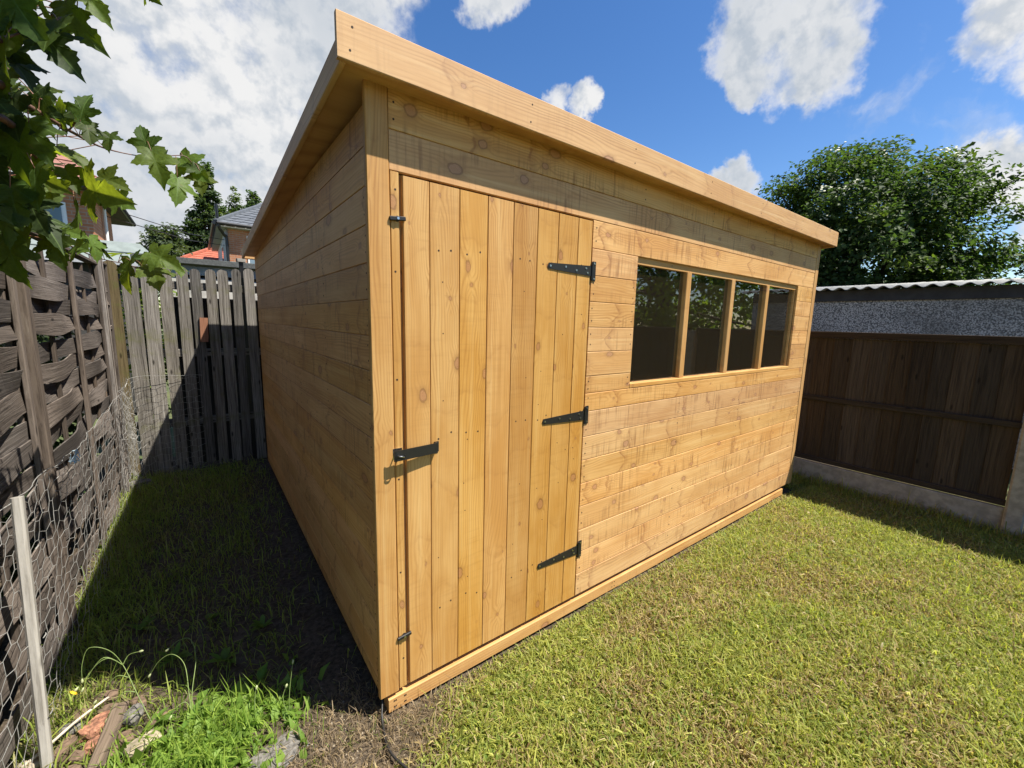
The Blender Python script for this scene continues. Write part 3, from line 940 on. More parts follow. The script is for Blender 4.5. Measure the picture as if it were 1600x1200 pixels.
for a, b_ in zip(lines[:-1], lines[1:]):
    y0, y1 = 0.022, D_
    if a <= roof_z(y1):
        add('board', board_mesh(y1 - y0, a - b_, PT, pine_m), frame((PT / 2 + random.uniform(-.0006, .0006), (y0 + y1) / 2, (a + b_) / 2), -EY, -EX), shed)
    else:                                                   # top boards are cut to the slope of the roof
        za0, za1 = min(a, roof_z(y0)), min(a, roof_z(y1))
        yb = y1
        if za1 <= b_:
            yb = y0 + (y1 - y0) * (za0 - b_) / (za0 - za1) if a > roof_z(y0) else y1
            yb = min(y1, (2.142 - b_) / 0.053 - 0.1)
            za1 = b_ + 0.001
        ym = min(yb, max(y0, (2.142 - a) / 0.053 - 0.1))
        poly = [(y0, b_ + .0013), (yb, b_ + .0013), (yb, za1)]
        if ym > y0 + 0.01:
            poly += [(ym, za0 - .0013)]
        poly += [(y0, za0 - .0013)]
        cx, cz = (y0 + yb) / 2, (b_ + a) / 2
        n_ = len(poly)
        # local x = -(y - cx), local z = z - cz, local y = thickness
        V = [(-(y - cx), -PT / 2, z - cz) for y, z in poly] + [(-(y - cx), PT / 2, z - cz) for y, z in poly]
        F = [tuple(range(n_)), tuple(range(2 * n_ - 1, n_ - 1, -1))] + [(k, n_ + k, n_ + (k + 1) % n_, (k + 1) % n_) for k in range(n_)]
        add('board', mesh('board', V, F, pine_m), frame((PT / 2, cx, cz), -EY, -EX), shed)
# trims
bar('corner_trim', (0.0285, 0.0080, ZB - 0.004), (0.0285, 0.0080, TOPZ - 0.012), 0.022, 0.071, -EY, trim_m, shed, 0.003)
bar('corner_trim', (3.7040, 0.0080, ZB - 0.004), (3.7040, 0.0080, TOPZ - 0.012), 0.022, 0.066, -EY, trim_m, shed, 0.003)
bar('door_stop', (0.0810, 0.0070, ZB), (0.0810, 0.0070, 1.904), 0.014, 0.0285, -EY, trim_m, shed, 0.002)
bar('door_jamb', (0.1000, 0.035, ZB), (0.1000, 0.035, 1.904), 0.03, 0.06, -EY, trim_m, shed)
bar('bearer', (0.024, 0.022, 0.029), (3.56, 0.022, 0.029), 0.05, 0.057, -EY, trim_m, shed, 0.003)
bar('floor_edge', (0.03, 0.045, 0.0685), (3.70, 0.045, 0.0685), 0.05, 0.020, -EY, trim_m, shed)
for y in (1.1, 2.1, 3.03):
    bar('bearer', (0.03, y, 0.031), (3.70, y, 0.031), 0.05, 0.060, -EY, trim_m, shed)
# other walls and the inside
bx = MB().box((0.02, 0.06, 0.079), (3.69, 3.09, 0.095))
bx.build('floor', M['pine_trim'], shed)
bw = MB().box((0.016, D_ - 0.014, ZB), (3.735, D_, 1.985)).build('back_wall', M['pine_trim'], shed)
z0, z1 = roof_z(0.02) - 0.004, roof_z(D_ - 0.02) - 0.004
V = [(3.721, 0.02, ZB), (3.735, 0.02, ZB), (3.735, D_ - .016, ZB), (3.721, D_ - .016, ZB), (3.721, 0.02, z0), (3.735, 0.02, z0), (3.735, D_ - .016, z1), (3.721, D_ - .016, z1)]
MB().add(V, [(0, 3, 2, 1), (4, 5, 6, 7), (0, 1, 5, 4), (1, 2, 6, 5), (2, 3, 7, 6), (3, 0, 4, 7)]).build('right_wall', M['pine_trim'], shed)
# roof sheet with felt, fascias
RX0, RX1, RY0, RY1 = -0.075, 3.80, -0.066, 3.15
V = []
for y in (RY0, RY1):
    zz = roof_z(y)
    V += [(RX0, y, zz), (RX1, y, zz), (RX1, y, zz + 0.018), (RX0, y, zz + 0.018)]
rf = MB().add(V, [(0, 1, 5, 4), (1, 2, 6, 5), (2, 3, 7, 6), (3, 0, 4, 7), (3, 2, 1, 0), (4, 5, 6, 7)]).build('roof', M['pine_trim'], shed)
V = [(x + (0.004 if x > 1 else -0.004), y, z + 0.0205 - (0.001 if k % 4 < 2 else 0) - (0.0 if k % 4 >= 2 else 0.0)) for k, (x, y, z) in enumerate(V)]
V = [(p[0], p[1], (roof_z(p[1]) + (0.0195 if k % 4 < 2 else 0.0235))) for k, p in enumerate(V)]
MB().add(V, [(0, 1, 5, 4), (1, 2, 6, 5), (2, 3, 7, 6), (3, 0, 4, 7), (3, 2, 1, 0), (4, 5, 6, 7)]).build('felt', M['felt'], rf)
bar('fascia', (-0.1003, -0.076, 2.1812), (3.8180, -0.076, 2.1812), 0.018, 0.1131, -EY, M['pine_pale'], shed, 0.0025)
zf0 = 2.1585
bar('fascia', (-0.083, -0.0665, zf0), (-0.083, 3.165, zf0 - 0.053 * 3.2455), 0.017, 0.072, -EX, M['pine_pale'], shed, 0.0025)
bar('fascia', (3.8095, -0.0665, zf0), (3.812, 3.165, zf0 - 0.053 * 3.2455), 0.017, 0.072, EX, M['pine_pale'], shed, 0.0025)
bar('fascia', (-0.0915, 3.1745, zf0 - 0.053 * 3.2455), (3.8205, 3.1745, zf0 - 0.053 * 3.2455), 0.017, 0.074, EY, M['pine_pale'], shed, 0.0025)

# door
dm = MB()
for z in (0.35, 1.03, 1.69):
    dm.bar((DX0 + 0.03, 0.026, z), (DX1 - 0.03, 0.026, z), 0.020, 0.095, -EY)
dm.box((DX0 + 0.004, 0.0135, ZB + 0.004), (DX1 - 0.004, 0.0158, DZ1 - 0.004))
door = dm.build('door', door_m, shed)
xs = [0.107, 0.200, 0.315, 0.433, 0.551, 0.672, 0.785, 0.901, 0.989]
for a, b_ in zip(xs[:-1], xs[1:]):
    me = board_mesh(DZ1 - ZB - 0.004, b_ - a, 0.013, door_m, 0.0011, 0.004, 0.0016)
    add('plank', me, frame(((a + b_) / 2, 0.0065 + random.uniform(-.0008, .0004), (DZ1 + ZB) / 2), EZ, -EY), door)


def t_hinge(z):
    h = MB()
    y = -0.0035
    V = []
    for yy in (y, y + 0.003):
        V += [(0.735, yy, z - 0.012), (0.975, yy, z - 0.022), (0.990, yy, z - 0.022), (0.990, yy, z + 0.022), (0.975, yy, z + 0.022), (0.735, yy, z + 0.012), (0.729, yy, z)]
    n_ = 7
    h.add(V, [tuple(range(n_)), tuple(range(2 * n_ - 1, n_ - 1, -1))] + [(k, n_ + k, n_ + (k + 1) % n_, (k + 1) % n_) for k in range(n_)])
    h.box((0.9975, y - .0005, z - 0.043), (1.0175, y + 0.003, z + 0.043))
    h.tube([(0.993, y - 0.001, z - 0.040), (0.993, y - 0.001, z + 0.040)], 0.0045, 8)
    o = h.build('hinge', M['black_metal'], door)
    s = MB()
    for x, dz in ((0.743, 0), (0.83, 0.004), (0.895, -0.005), (0.955, 0.009), (0.965, -0.010), (1.008, 0.033), (1.008, -0.033)):
        s.disc((x, y - 0.0002, z + dz), -EY, 0.0042, 0.0022, 8)
    s.build('screw', M['steel'], o)


for z in (1.683, 1.020, 0.335):
    t_hinge(z)
# hasp with staple
h = MB()
zc = 0.994
V = []
for t_ in (0.0, 0.003):
    for x, yy in ((0.052, -0.030), (0.062, -0.032), (0.206, -0.020), (0.2175, -0.020)):
        for dz in (-0.0185, 0.0185):
            V.append((x, yy + t_, zc + dz))
F = []
for k in range(3):
    a = 2 * k
    F += [(a, a + 2, a + 3, a + 1), (8 + a, 9 + a, 11 + a, 10 + a), (a, 8 + a, 10 + a, a + 2), (a + 1, a + 3, 11 + a, 9 + a)]
F += [(0, 1, 9, 8), (6, 14, 15, 7)]
h.add(V, F)
h.box((0.2125, -0.0195, zc - 0.019), (0.2185, -0.0006, zc + 0.019))
h.box((0.2185, -0.0040, zc - 0.019), (0.2300, -0.0008, zc + 0.019))
hasp = h.build('hasp', M['black_metal'], door)
MB().box((0.058, -0.0340, zc - 0.006), (0.092, -0.0327, zc + 0.002)).build('slot', M['black_plastic'], hasp)
s = MB()
s.tube(smooth_path([(0.0655, -0.0035, zc + 0.001), (0.0655, -0.034, zc + 0.001), (0.0665, -0.041, zc + 0.001), (0.074, -0.0435, zc), (0.0815, -0.041, zc - 0.004), (0.0825, -0.034, zc - 0.004), (0.0825, -0.0035, zc - 0.004)], 4), 0.0023, 8)
s.box((0.058, -0.0035, zc - 0.020), (0.0905, -0.0006, zc + 0.018))
s.build('staple', M['steel'], door)


def turn_button(z):
    t_ = MB()
    c = Vector((0.0875, -0.006, z))
    a = Vector((0.99, 0, 0.10)).normalized()
    t_.bar(c - a * 0.0255, c + a * 0.0255, 0.009, 0.013, -EY, 0.003)
    t_.disc((0.0875, -0.0008, z), -EY, 0.009, 0.003, 10)
    o = t_.build('turn_button', M['black_metal'], door)
    MB().disc((0.0875, -0.0104, z), -EY, 0.0042, 0.002, 8).build('screw', M['steel'], o)


turn_button(1.764)
turn_button(0.294)

# window
wm_ = MB()
yo, yi = 0.010, 0.060
FW = 0.018
wm_.box((WX0, 0.013, WZ1 - 0.034), (WX1, yi, WZ1 - 0.0005))
wm_.box((WX0, 0.012, WZ0 - 0.026), (WX1, yi, WZ0))
wm_.box((WX0, yo + 0.006, WZ0 + 0.0002), (WX0 + FW, yi, WZ1 - 0.0345))
wm_.box((WX1 - FW, yo + 0.006, WZ0 + 0.0002), (WX1, yi, WZ1 - 0.0345))
win = wm_.build('window', trim_m, shed)
bar('sill', (WX0 + .001, 0.005, WZ0 - 0.013), (WX1 - .001, 0.005, WZ0 - 0.013), 0.013, 0.024, -EY, trim_m, win, 0.003)
mx_ = [(1.776, 1.836), (2.298, 2.357), (2.806, 2.872)]
GYp = 0.031
edges = [WX0 + FW]
for a, b_ in mx_:
    c0 = (a + b_) / 2 + 0.006
    bar('mullion', (c0, 0.033, WZ0 + 0.001), (c0, 0.033, WZ1 - 0.035), 0.050, 0.052, -EY, trim_m, win, 0.004)
    edges += [c0 - 0.0262, c0 + 0.0262]
edges.append(WX1 - FW)
for k in range(4):
    MB().box((edges[2 * k], GYp, WZ0 + 0.001), (edges[2 * k + 1], GYp + 0.004, WZ1 - 0.035)).build('pane', M['glass'], win)
# nail holes
nl = MB()


def nail(x, z, r=0.0037):
    nl.disc((x + random.uniform(-.003, .003), 0.0006, z + random.uniform(-.003, .003)), -EY, r, 0.0010, 6)


for x in (XL + 0.018, 0.50, 0.80, 1.35, 2.0, 2.7, XR - 0.02):
    for z in (2.10, 2.055, 1.990, 1.935):
        if x in (0.50, 0.80) and z in (2.055, 1.99, 2.10):
            continue
        nail(x, z)
for a, b_ in zip(ZL[:-1], ZL[1:]):
    for fr_ in (0.28, 0.72):
        z = b_ + (a - b_) * fr_
        nail(1.012, z)
        nail(XR - 0.02, z)
        if 1.13 < a < 1.79:
            nail(WX0 - 0.02, z)
            nail(WX1 + 0.02, z)
        elif a < 1.13 and random.random() < 0.55:
            nail(1.80, z)
            nail(2.55, z)
for a, b_ in zip(xs[:-1], xs[1:]):
    for z in (1.690, 1.035, 0.345):
        nail(a + (b_ - a) * 0.28, z + random.uniform(-.012, .012))
        nail(a + (b_ - a) * 0.72, z + random.uniform(-.012, .012))
    for _ in range(4):
        t_ = random.random()
        nail(a + (b_ - a) * random.uniform(.2, .8), 0.40 + 1.2 * t_, 0.0024)
for z in (0.2, 0.55, 0.9, 1.25, 1.6, 1.85):
    nail(0.081, z)
for z in (0.3, 0.8, 1.45, 1.87):
    nail(0.02, z)
for x in (0.045, 0.052, 0.085, 0.09, 1.28, 1.30, 2.4, 3.4):
    for dz in (-0.012, 0.012):
        nl.disc((x, -0.0028, 0.031 + dz), -EY, 0.0032, 0.001, 6)
for x in (-.06, .55, 1.15, 1.8, 2.4, 3.05, 3.72):
    for dz in (-.03, .028):
        nl.disc((x + random.uniform(-.01, .01), -0.0848, 2.1812 + dz), -EY, 0.0032, 0.0008, 6)
k_ = nl.build('nail_hole', M['nail'], shed)
kind(k_, 'stuff')
nl = MB()
for a, b_ in zip(lines[2:-1], lines[3:]):
    for y in (0.045, 0.62, 1.25, 1.9, 2.5):
        for fr_ in (0.28, 0.72):
            nl.disc((0.0005, y + random.uniform(-.004, .004), b_ + (a - b_) * fr_), -EX, 0.0033, 0.001, 6)
k_ = nl.build('nail_hole', M['nail'], shed)
kind(k_, 'stuff')

# ------------------------------------------------------------------ woven fence on the left
FX = -1.03


def weave_panel(y0, y1, zt, label, seed, rest=None):
    rnd = random.Random(seed)
    t = thing('woven_fence_panel', label, 'fence', (FX, (y0 + y1) / 2, 0), 'woven panels along the left boundary')
    Lp = y1 - y0
    n_c = int((zt - 0.10) / 0.098)
    full = Lp > 1.0
    keys = [0, 0.25, 0.5, 0.75, 1.0] if full else [0, 1.0]
    for k in range(n_c):
        zc = 0.09 + 0.098 * k + rnd.uniform(-.008, .008)
        sgn = 1 if k % 2 else -1
        amp = rnd.uniform(0.016, 0.026)
        offs = [rnd.uniform(-.004, .004), sgn * amp, rnd.uniform(-.004, .002), -sgn * amp * rnd.uniform(.7, 1.2), rnd.uniform(-.004, .004)] if full else [0, 0]
        tilt = rnd.uniform(-.016, .016)
        hump = [rnd.uniform(-.018, .018) for _ in keys]
        tw = [rnd.uniform(-.38, .30) for _ in keys]
        wd = [rnd.uniform(.080, .092) if q % 2 == 0 else rnd.uniform(.094, .116) for q in range(len(keys))]
        V, F = [], []
        N = 26 if full else 6
        for i_ in range(N + 1):
            u = i_ / N
            j = min(int(u * (len(keys) - 1)), len(keys) - 2)
            f = u * (len(keys) - 1) - j
            s = (1 - math.cos(math.pi * f)) / 2
            L = lambda a: a[j] * (1 - s) + a[j + 1] * s
            o_, hz, ww, th = L(offs), L(hump) + tilt * (u - .5) * 2, L(wd), L(tw)
            cx = (u - 0.5) * (Lp - 0.03)
            ca, sa = math.cos(th), math.sin(th)
            for (py_, pz_) in ((-.003, -ww / 2), (.003, -ww / 2), (.003, ww / 2), (-.003, ww / 2)):
                V.append((cx, -o_ + py_ * ca - pz_ * sa, hz + py_ * sa + pz_ * ca))
        for i_ in range(N):
            for e in range(4):
                e2 = (e + 1) % 4
                F.append((4 * i_ + e, 4 * i_ + e2, 4 * i_ + 4 + e2, 4 * i_ + 4 + e))
        F += [(3, 2, 1, 0), (4 * N, 4 * N + 1, 4 * N + 2, 4 * N + 3)]
        add('slat', mesh('slat', V, F, M['weave']), frame((FX, (y0 + y1) / 2, zc), EY, EX), t)
    fm = M['weave_frame']
    if full:
        for u in (0.25, 0.75):
            yy = y0 + Lp * u
            bar('upright', (FX, yy, 0.03), (FX, yy, zt - 0.03), 0.014, 0.036, EX, fm, t)
        yy = y0 + Lp * 0.5
        bar('cover_batten', (FX + 0.020, yy - 0.02, 0.03), (FX + 0.020, yy + 0.01, zt - 0.02), 0.022, 0.042, EX, fm, t, 0.004)
        bar('cover_batten', (FX - 0.020, yy, 0.03), (FX - 0.020, yy, zt - 0.02), 0.022, 0.042, EX, fm, t, 0.004)
    for yy in (y0 + 0.02, y1 - 0.02):
        bar('end_batten', (FX + 0.014, yy, 0.02), (FX + 0.014, yy, zt), 0.018, 0.036, EX, fm, t, 0.003)
        bar('end_batten', (FX - 0.014, yy, 0.02), (FX - 0.014, yy, zt), 0.018, 0.036, EX, fm, t, 0.003)
    bar('top_rail', (FX, y0, zt + 0.010), (FX, y1, zt + 0.010), 0.052, 0.020, EX, fm, t, 0.003)
    return t


weave_panel(1.27, 3.02, 1.79, 'dark brown woven slat fence panel between two posts, bulging above the chicken wire', 3)
weave_panel(-0.62, 1.20, 1.79, 'dark woven slat fence panel at the near left under the sycamore leaves', 5)
weave_panel(3.09, 3.44, 1.82, 'short narrow end of woven fence in the far left corner behind the pale post', 8)
for yy, zt, lab in ((3.055, 1.86, 'silvery grey timber post in the far left corner between woven panels'), (1.235, 1.84, 'brown timber fence post between the two long woven panels')):
    t = thing('fence_post', lab, 'post', (FX + 0.01, yy, 0), 'posts of the woven fence')
    mt_ = M['post_grey'] if yy > 2 else M['weave_frame']
    bar('post', (FX + 0.012, yy, -0.1), (FX + 0.012, yy, zt), 0.062, 0.058, EX, mt_, t, 0.004)
    if yy > 2:
        bar('edge_strip', (FX + 0.0475, yy - 0.022, 0.02), (FX + 0.0475, yy - 0.022, zt - 0.01), 0.008, 0.014, EX, M['post_grey'], t, 0.002)

# ------------------------------------------------------------------ hit and miss paling at the back
BF = 3.46
t = thing('paling_fence', 'weathered grey vertical paling fence across the back of the garden', 'fence', (-0.4, BF, 0))
px_ = [(-1.037, -.949), (-.929, -.825), (-.816, -.713), (-.695, -.605), (-.578, -.494), (-.475, -.398), (-.369, -.29), (-.27, -.188), (-.167, -.094), (-.062, .02)]
px_ += [(0.04 + .112 * k, 0.04 + .112 * k + .088) for k in range(16)]
for k, (a, b_) in enumerate(px_):
    zt = 1.86 + 0.035 * (a + 1) * 0.6 + random.uniform(-.022, .018)
    zb = 0.02 + random.uniform(-.02, .03)
    Lp, wd = zt - zb, b_ - a
    h_ = wd / 2
    # rounded, slightly ragged pale top
    prof = [(-Lp / 2, -h_), (-Lp / 2, h_), (Lp / 2 - .03, h_), (Lp / 2 - .010, h_ * .72), (Lp / 2, h_ * .2), (Lp / 2 - random.uniform(0, .006), -h_ * .3), (Lp / 2 - .012, -h_ * .75), (Lp / 2 - .03, -h_)]
    bow = random.uniform(-.004, .004)
    V = [(x, -.009, z) for x, z in prof] + [(x, .009, z) for x, z in prof]
    n_ = len(prof)
    F = [tuple(range(n_)), tuple(range(2 * n_ - 1, n_ - 1, -1))] + [(i_, n_ + i_, n_ + (i_ + 1) % n_, (i_ + 1) % n_) for i_ in range(n_)]
    me = mesh('pale', V, F, M['pale_new'] if k == 0 else M['pale'])
    lean = random.uniform(-.008, .008)
    o = add('pale', me, frame(((a + b_) / 2, BF + .009 + random.uniform(-.004, .004), (zt + zb) / 2), Vector((lean, bow, 1)), -EY), t)
    if k == 0:
        o['label'] = 'newer olive brown pale at the left end'
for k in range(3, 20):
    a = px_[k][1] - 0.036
    bar('pale', (a + 0.045, BF + 0.078, 0.03), (a + 0.045, BF + 0.078, 1.60), 0.016, 0.085, -EY, M['back_pale'], t, 0.002)  # row added behind the gaps, its dark colour standing for their shade
for z in (0.46, 1.10, 1.70):
    bar('rail', (-1.03, BF + 0.042, z), (1.83, BF + 0.042, z), 0.045, 0.07, -EY, M['pale'], t, 0.004)
o = bar('pale', (-0.408, BF - 0.009, 1.20), (-0.402, BF - 0.009, 1.42), 0.014, 0.062, -EY, M['terracotta'], t)
o['label'] = 'short reddish offcut nailed over a gap'
t = thing('corner_post', 'black square post with a chipped cap at the shed end of the paling fence', 'post', (-0.028, 3.515, 0))
bar('post', (-0.075, 3.535, 0), (-0.075, 3.535, 1.955), 0.04, 0.035, -EY, M['black_plastic'], t, 0.003)
bar('cap', (-0.075, 3.535, 1.956), (-0.075, 3.535, 1.985), 0.07, 0.075, -EY, M['concrete'], t, 0.008)

# neighbour's slatted shed just behind the paling
t = thing('slatted_store', 'pale slatted store with flat black felt roof edge behind the paling fence', 'shed', (-0.1, 4.1, 0))
for k in range(5):
    z = 1.88 - 0.118 * k
    bar('slat', (-0.62, 3.985, z), (2.0, 3.985, z), 0.018, 0.088, -EY, M['white_board'], t, 0.002)
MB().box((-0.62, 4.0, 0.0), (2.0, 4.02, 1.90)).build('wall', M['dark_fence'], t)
MB().box((-0.90, 3.93, 1.945), (2.05, 5.2, 1.985)).build('roof', M['felt'], t)
bar('roof_edge', (-0.90, 3.922, 1.965), (2.05, 3.922, 1.965), 0.014, 0.055, -EY, M['felt'], t)

# ------------------------------------------------------------------ chicken wire
path = [(-0.952, -0.05), (-0.948, 0.5), (-0.955, 1.0), (-0.945, 1.5), (-0.958, 2.0), (-0.948, 2.5), (-0.955, 3.0), (-0.935, 3.24), (-0.88, 3.39), (-0.72, 3.425), (-0.58, 3.43), (-0.43, 3.432)]
pl = smooth_path([(x, y, 0) for x, y in path], 12)
cum = [0]
for a, b_ in zip(pl[:-1], pl[1:]):
    cum.append(cum[-1] + (b_ - a).length)
SL = cum[-1]


def along(s):
    s = max(0, min(SL - 1e-6, s))
    lo = 0
    while cum[lo + 1] < s:
        lo += 1
    f = (s - cum[lo]) / (cum[lo + 1] - cum[lo])
    p = pl[lo].lerp(pl[lo + 1], f)
    d = (pl[lo + 1] - pl[lo]).normalized()
    return p, Vector((d.y, -d.x, 0))                         # point and its garden-side normal


def wire_point(s, z):
    jz = 0.014 * float(vnoise(s * 5.0, z * 6.0, 3.0))
    js = 0.016 * float(vnoise(s * 6.0, z * 4.0, 5.0))
    p, nrm = along(s + js)
    crumple = 1.0 if 2.7 < s < 3.45 else 0.45
    off = crumple * (0.020 * float(vnoise(s * 9.0, z * 2.6, 7.0)) + 0.006 * float(vnoise(s * 23.0, z * 17.0, 9.0)))
    return p + nrm * off + Vector((0, 0, z + jz))


cell = 0.064
wm2 = MB()
cols = int(SL / (cell * 0.72))
rows = int(0.9 / (cell * 0.9)) + 1
wt = thing('chicken_wire', 'rusty grey hexagonal chicken wire along the foot of the left and back fences', 'wire mesh', (-0.95, 1.6, 0))


def top_at(s):
    return 0.835 + 0.03 * math.sin(s * 2.1 + 1.0) + (0.05 if s > 3.2 else 0.0)


# hexagons with vertical twisted sides: zig-zag rows joined by short verticals
dx_ = cell * 0.72
for rI in range(rows + 1):
    z_ = 0.006 + rI * cell * 0.9
    for cI in range(cols):
        s0 = cI * dx_ * 1.0
        upv = (cI + rI) % 2 == 0
        za = z_ + (cell * 0.25 if upv else 0)
        zb = z_ + (0 if upv else cell * 0.25)
        if max(za, zb) > top_at(s0):
            continue
        p0, p1 = wire_point(s0, za), wire_point(s0 + dx_, zb)
        wm2.tube([p0, p1], 0.00085, 3, caps=False)
        if upv and za + cell * 0.5 < top_at(s0):
            wm2.tube([p0, wire_point(s0, z_ + cell * 0.9)], 0.0011, 3, caps=False)
s_ = 0.0
pts = []
while s_ < SL:
    pts.append(wire_point(s_, top_at(s_)))
    s_ += 0.03
wm2.tube(pts, 0.0013, 4)
rw = random.Random(4)
for _ in range(46):                                          # gathered bundle in the corner
    s0 = rw.gauss(3.08, 0.07)
    z0, z1 = rw.uniform(0.0, 0.45), rw.uniform(0.5, 0.98)
    pts = []
    for k in range(9):
        f = k / 8
        p, nrm = along(s0 + rw.gauss(0, 0.016))
        pts.append(p + nrm * rw.uniform(-.01, .05) + Vector((0, 0, z0 + (z1 - z0) * f)))
    wm2.tube(pts, 0.0009, 3, caps=False)
kind(wm2.build('wire_mesh', M['wire'], wt), 'stuff')
tm = MB()
for _ in range(7):
    c = Vector((-0.915, 1.15, 0.84))
    tm.tube([c + Vector((rw.uniform(-.01, .03), rw.uniform(-.035, .035), rw.uniform(-.04, .03))) for _k in range(3)], 0.0022, 4)
tm.build('twine_tie', M['tie'], wt)
t = thing('wooden_stake', 'pale grey leaning stake holding up the near end of the chicken wire', 'stake', (-0.93, 0.44, 0))
bar('stake', (-0.925, 0.435, -0.05), (-0.938, 0.595, 0.865), 0.027, 0.029, EX, M['stake'], t, 0.010)
mbs = MB()
for z in (0.18, 0.42, 0.70):
    y = 0.435 + 0.16 * z / 0.865
    mbs.tube([(-0.906, y - .014, z), (-0.902, y, z + .003), (-0.906, y + .014, z)], 0.0015, 4)
mbs.build('staple', M['wire'], t)

# ------------------------------------------------------------------ fence on the right: panels, concrete posts and gravel boards
RFX = 4.2
py_posts = [2.53, 0.60, -1.265, -3.15, -5.05]
plabs = {0: 'concrete fence post hidden behind the far end of the shed', 1: 'concrete fence post beside the right end of the shed', 2: 'grey concrete fence post at the right edge of the picture',
         3: 'concrete fence post second along from the right edge toward the viewer', 4: 'concrete fence post at the viewer end of the right fence'}
for k, yy in enumerate(py_posts):
    t = thing('concrete_post', plabs[k], 'post', (RFX, yy, 0), 'concrete posts of the right fence')
    bar('post', (RFX + 0.005, yy, -0.1), (RFX + 0.005, yy, 1.40), 0.10, 0.10, -EX, M['concrete'], t, 0.012)
blabs = ['dark brown closeboard fence panel behind the far end of the shed', 'dark brown closeboard fence panel in shade beside the shed', 'dark closeboard fence panel beyond the right edge concrete post', 'dark closeboard fence panel nearest the viewer on the right']
for k in range(4):
    ya, yb = py_posts[k + 1] + 0.052, py_posts[k] - 0.052
    g_ = bar('gravel_board', (RFX + 0.010, ya, 0.085), (RFX + 0.010, yb, 0.085), 0.042, 0.20, -EX, M['concrete'], None, 0.008)
    tag(g_, ['gravel board hidden behind the far end of the shed', 'pale concrete gravel board under the shaded fence panel beside the shed', 'concrete gravel board beyond the post at the right edge', 'concrete gravel board under the panel nearest the viewer'][k], 'gravel board', 'gravel boards of the right fence')
    t = thing('closeboard_panel', blabs[k], 'fence', (RFX, (ya + yb) / 2, 0.19), 'closeboard panels of the right fence')
    yy = ya + 0.004
    while yy < yb - 0.05:
        wd = min(random.choice((0.118, 0.126, 0.134)), yb - yy)
        # feather-edge board: thick side laps the next
        V = []
        for (x, y) in ((0.016, yy), (0.004, yy), (-0.001 - 0.004, yy + wd), (0.016, yy + wd)):
            V.append((x, y))
        xo = RFX + 0.022 + random.uniform(-.0015, .0015)
        Lb = 1.372 - 0.195
        prof = [(0.008, -wd / 2 + .0008), (-0.002, -wd / 2 + .0008), (-0.010, wd / 2 - .003), (-0.010, wd / 2), (0.008, wd / 2)]
        Vv, Ff = extrude_x(prof, Lb)
        add('board', mesh('board', Vv, Ff, M['dark_fence']), frame((xo, yy + wd / 2, 0.195 + Lb / 2), EZ, -EX), t)
        yy += wd
    bar('cap_rail', (RFX + 0.016, ya, 1.402), (RFX + 0.016, yb, 1.402), 0.060, 0.058, -EX, M['dark_fence'], t, 0.004)
    bar('mid_rail', (RFX + 0.000, ya, 0.805), (RFX + 0.000, yb, 0.805), 0.022, 0.045, -EX, M['dark_fence'], t, 0.004)
    bar('bottom_rail', (RFX + 0.000, ya, 0.220), (RFX + 0.000, yb, 0.220), 0.022, 0.045, -EX, M['dark_fence'], t, 0.004)

# ------------------------------------------------------------------ pebbledash garage behind it
GX0, GX1, GY0, GY1 = 6.5, 9.4, -1.62, 5.6
t = thing('garage', 'grey pebbledash garage with pale corrugated roof behind the right fence', 'garage', (8, 2, 0))
MB().box((GX0, GY0, 0), (GX1, GY1, 1.86)).build('wall', M['pebbledash'], t)
bar('fascia', (GX0 - 0.012, GY0, 1.895), (GX0 - 0.012, GY1, 1.895), 0.024, 0.14, -EX, M['dark_fascia'], t)
n_y = int((GY1 - GY0 + 0.3) / 0.146 * 8)
V, F = [], []
for (xx, zz) in ((GX0 - 0.14, 1.985), (GX1 + .2, 2.28)):
    for s in (0.0, -0.007):
        for j in range(n_y + 1):
            y = GY0 - 0.15 + 0.146 / 8 * j
            V.append((xx, y, zz + 0.017 * math.cos(2 * math.pi * j / 8) + s))
N1 = n_y + 1
for j in range(n_y):
    F += [(j, j + 1, 2 * N1 + j + 1, 2 * N1 + j), (N1 + j + 1, N1 + j, 3 * N1 + j, 3 * N1 + j + 1), (j + 1, j, N1 + j, N1 + j + 1)]
MB().add(V, F).build('corrugated_roof', M['cement_sheet'], t, smooth=True)

# ------------------------------------------------------------------ houses and roofs beyond the back fence
def tile_roof(name, parent, mat, e0, e1, r0, r1, courses, tile_w, th=0.03, lap=0.012):
    """tiles laid in courses from the eave e0-e1 up to the ridge r0-r1, one mesh of separate tiles"""
    e0, e1, r0, r1 = map(Vector, (e0, e1, r0, r1))
    nrm = (e1 - e0).cross(r0 - e0).normalized()
    if nrm.z < 0:
        nrm = -nrm
    o = MB()
    for k in range(courses):
        f0, f1 = k / courses, (k + 1.0) / courses
        a0, a1 = e0.lerp(r0, f0), e1.lerp(r1, f0)
        b0, b1 = e0.lerp(r0, f1), e1.lerp(r1, f1)
        n_ = max(1, int((a1 - a0).length / tile_w))
        for j in range(n_):
            u0, u1 = j / n_ + 0.0015, (j + 1) / n_ - 0.0015
            d = random.uniform(0, 0.006)
            q = [a0.lerp(a1, u0), a0.lerp(a1, u1), b0.lerp(b1, u1), b0.lerp(b1, u0)]
            topv = [q[0] + nrm * (th + d), q[1] + nrm * (th + d), q[2] + nrm * lap, q[3] + nrm * lap]
            o.add(q + topv, [(4, 5, 6, 7), (0, 1, 5, 4), (1, 2, 6, 5), (3, 0, 4, 7), (0, 3, 2, 1)])
    return kind(o.build(name, mat, parent), 'stuff')


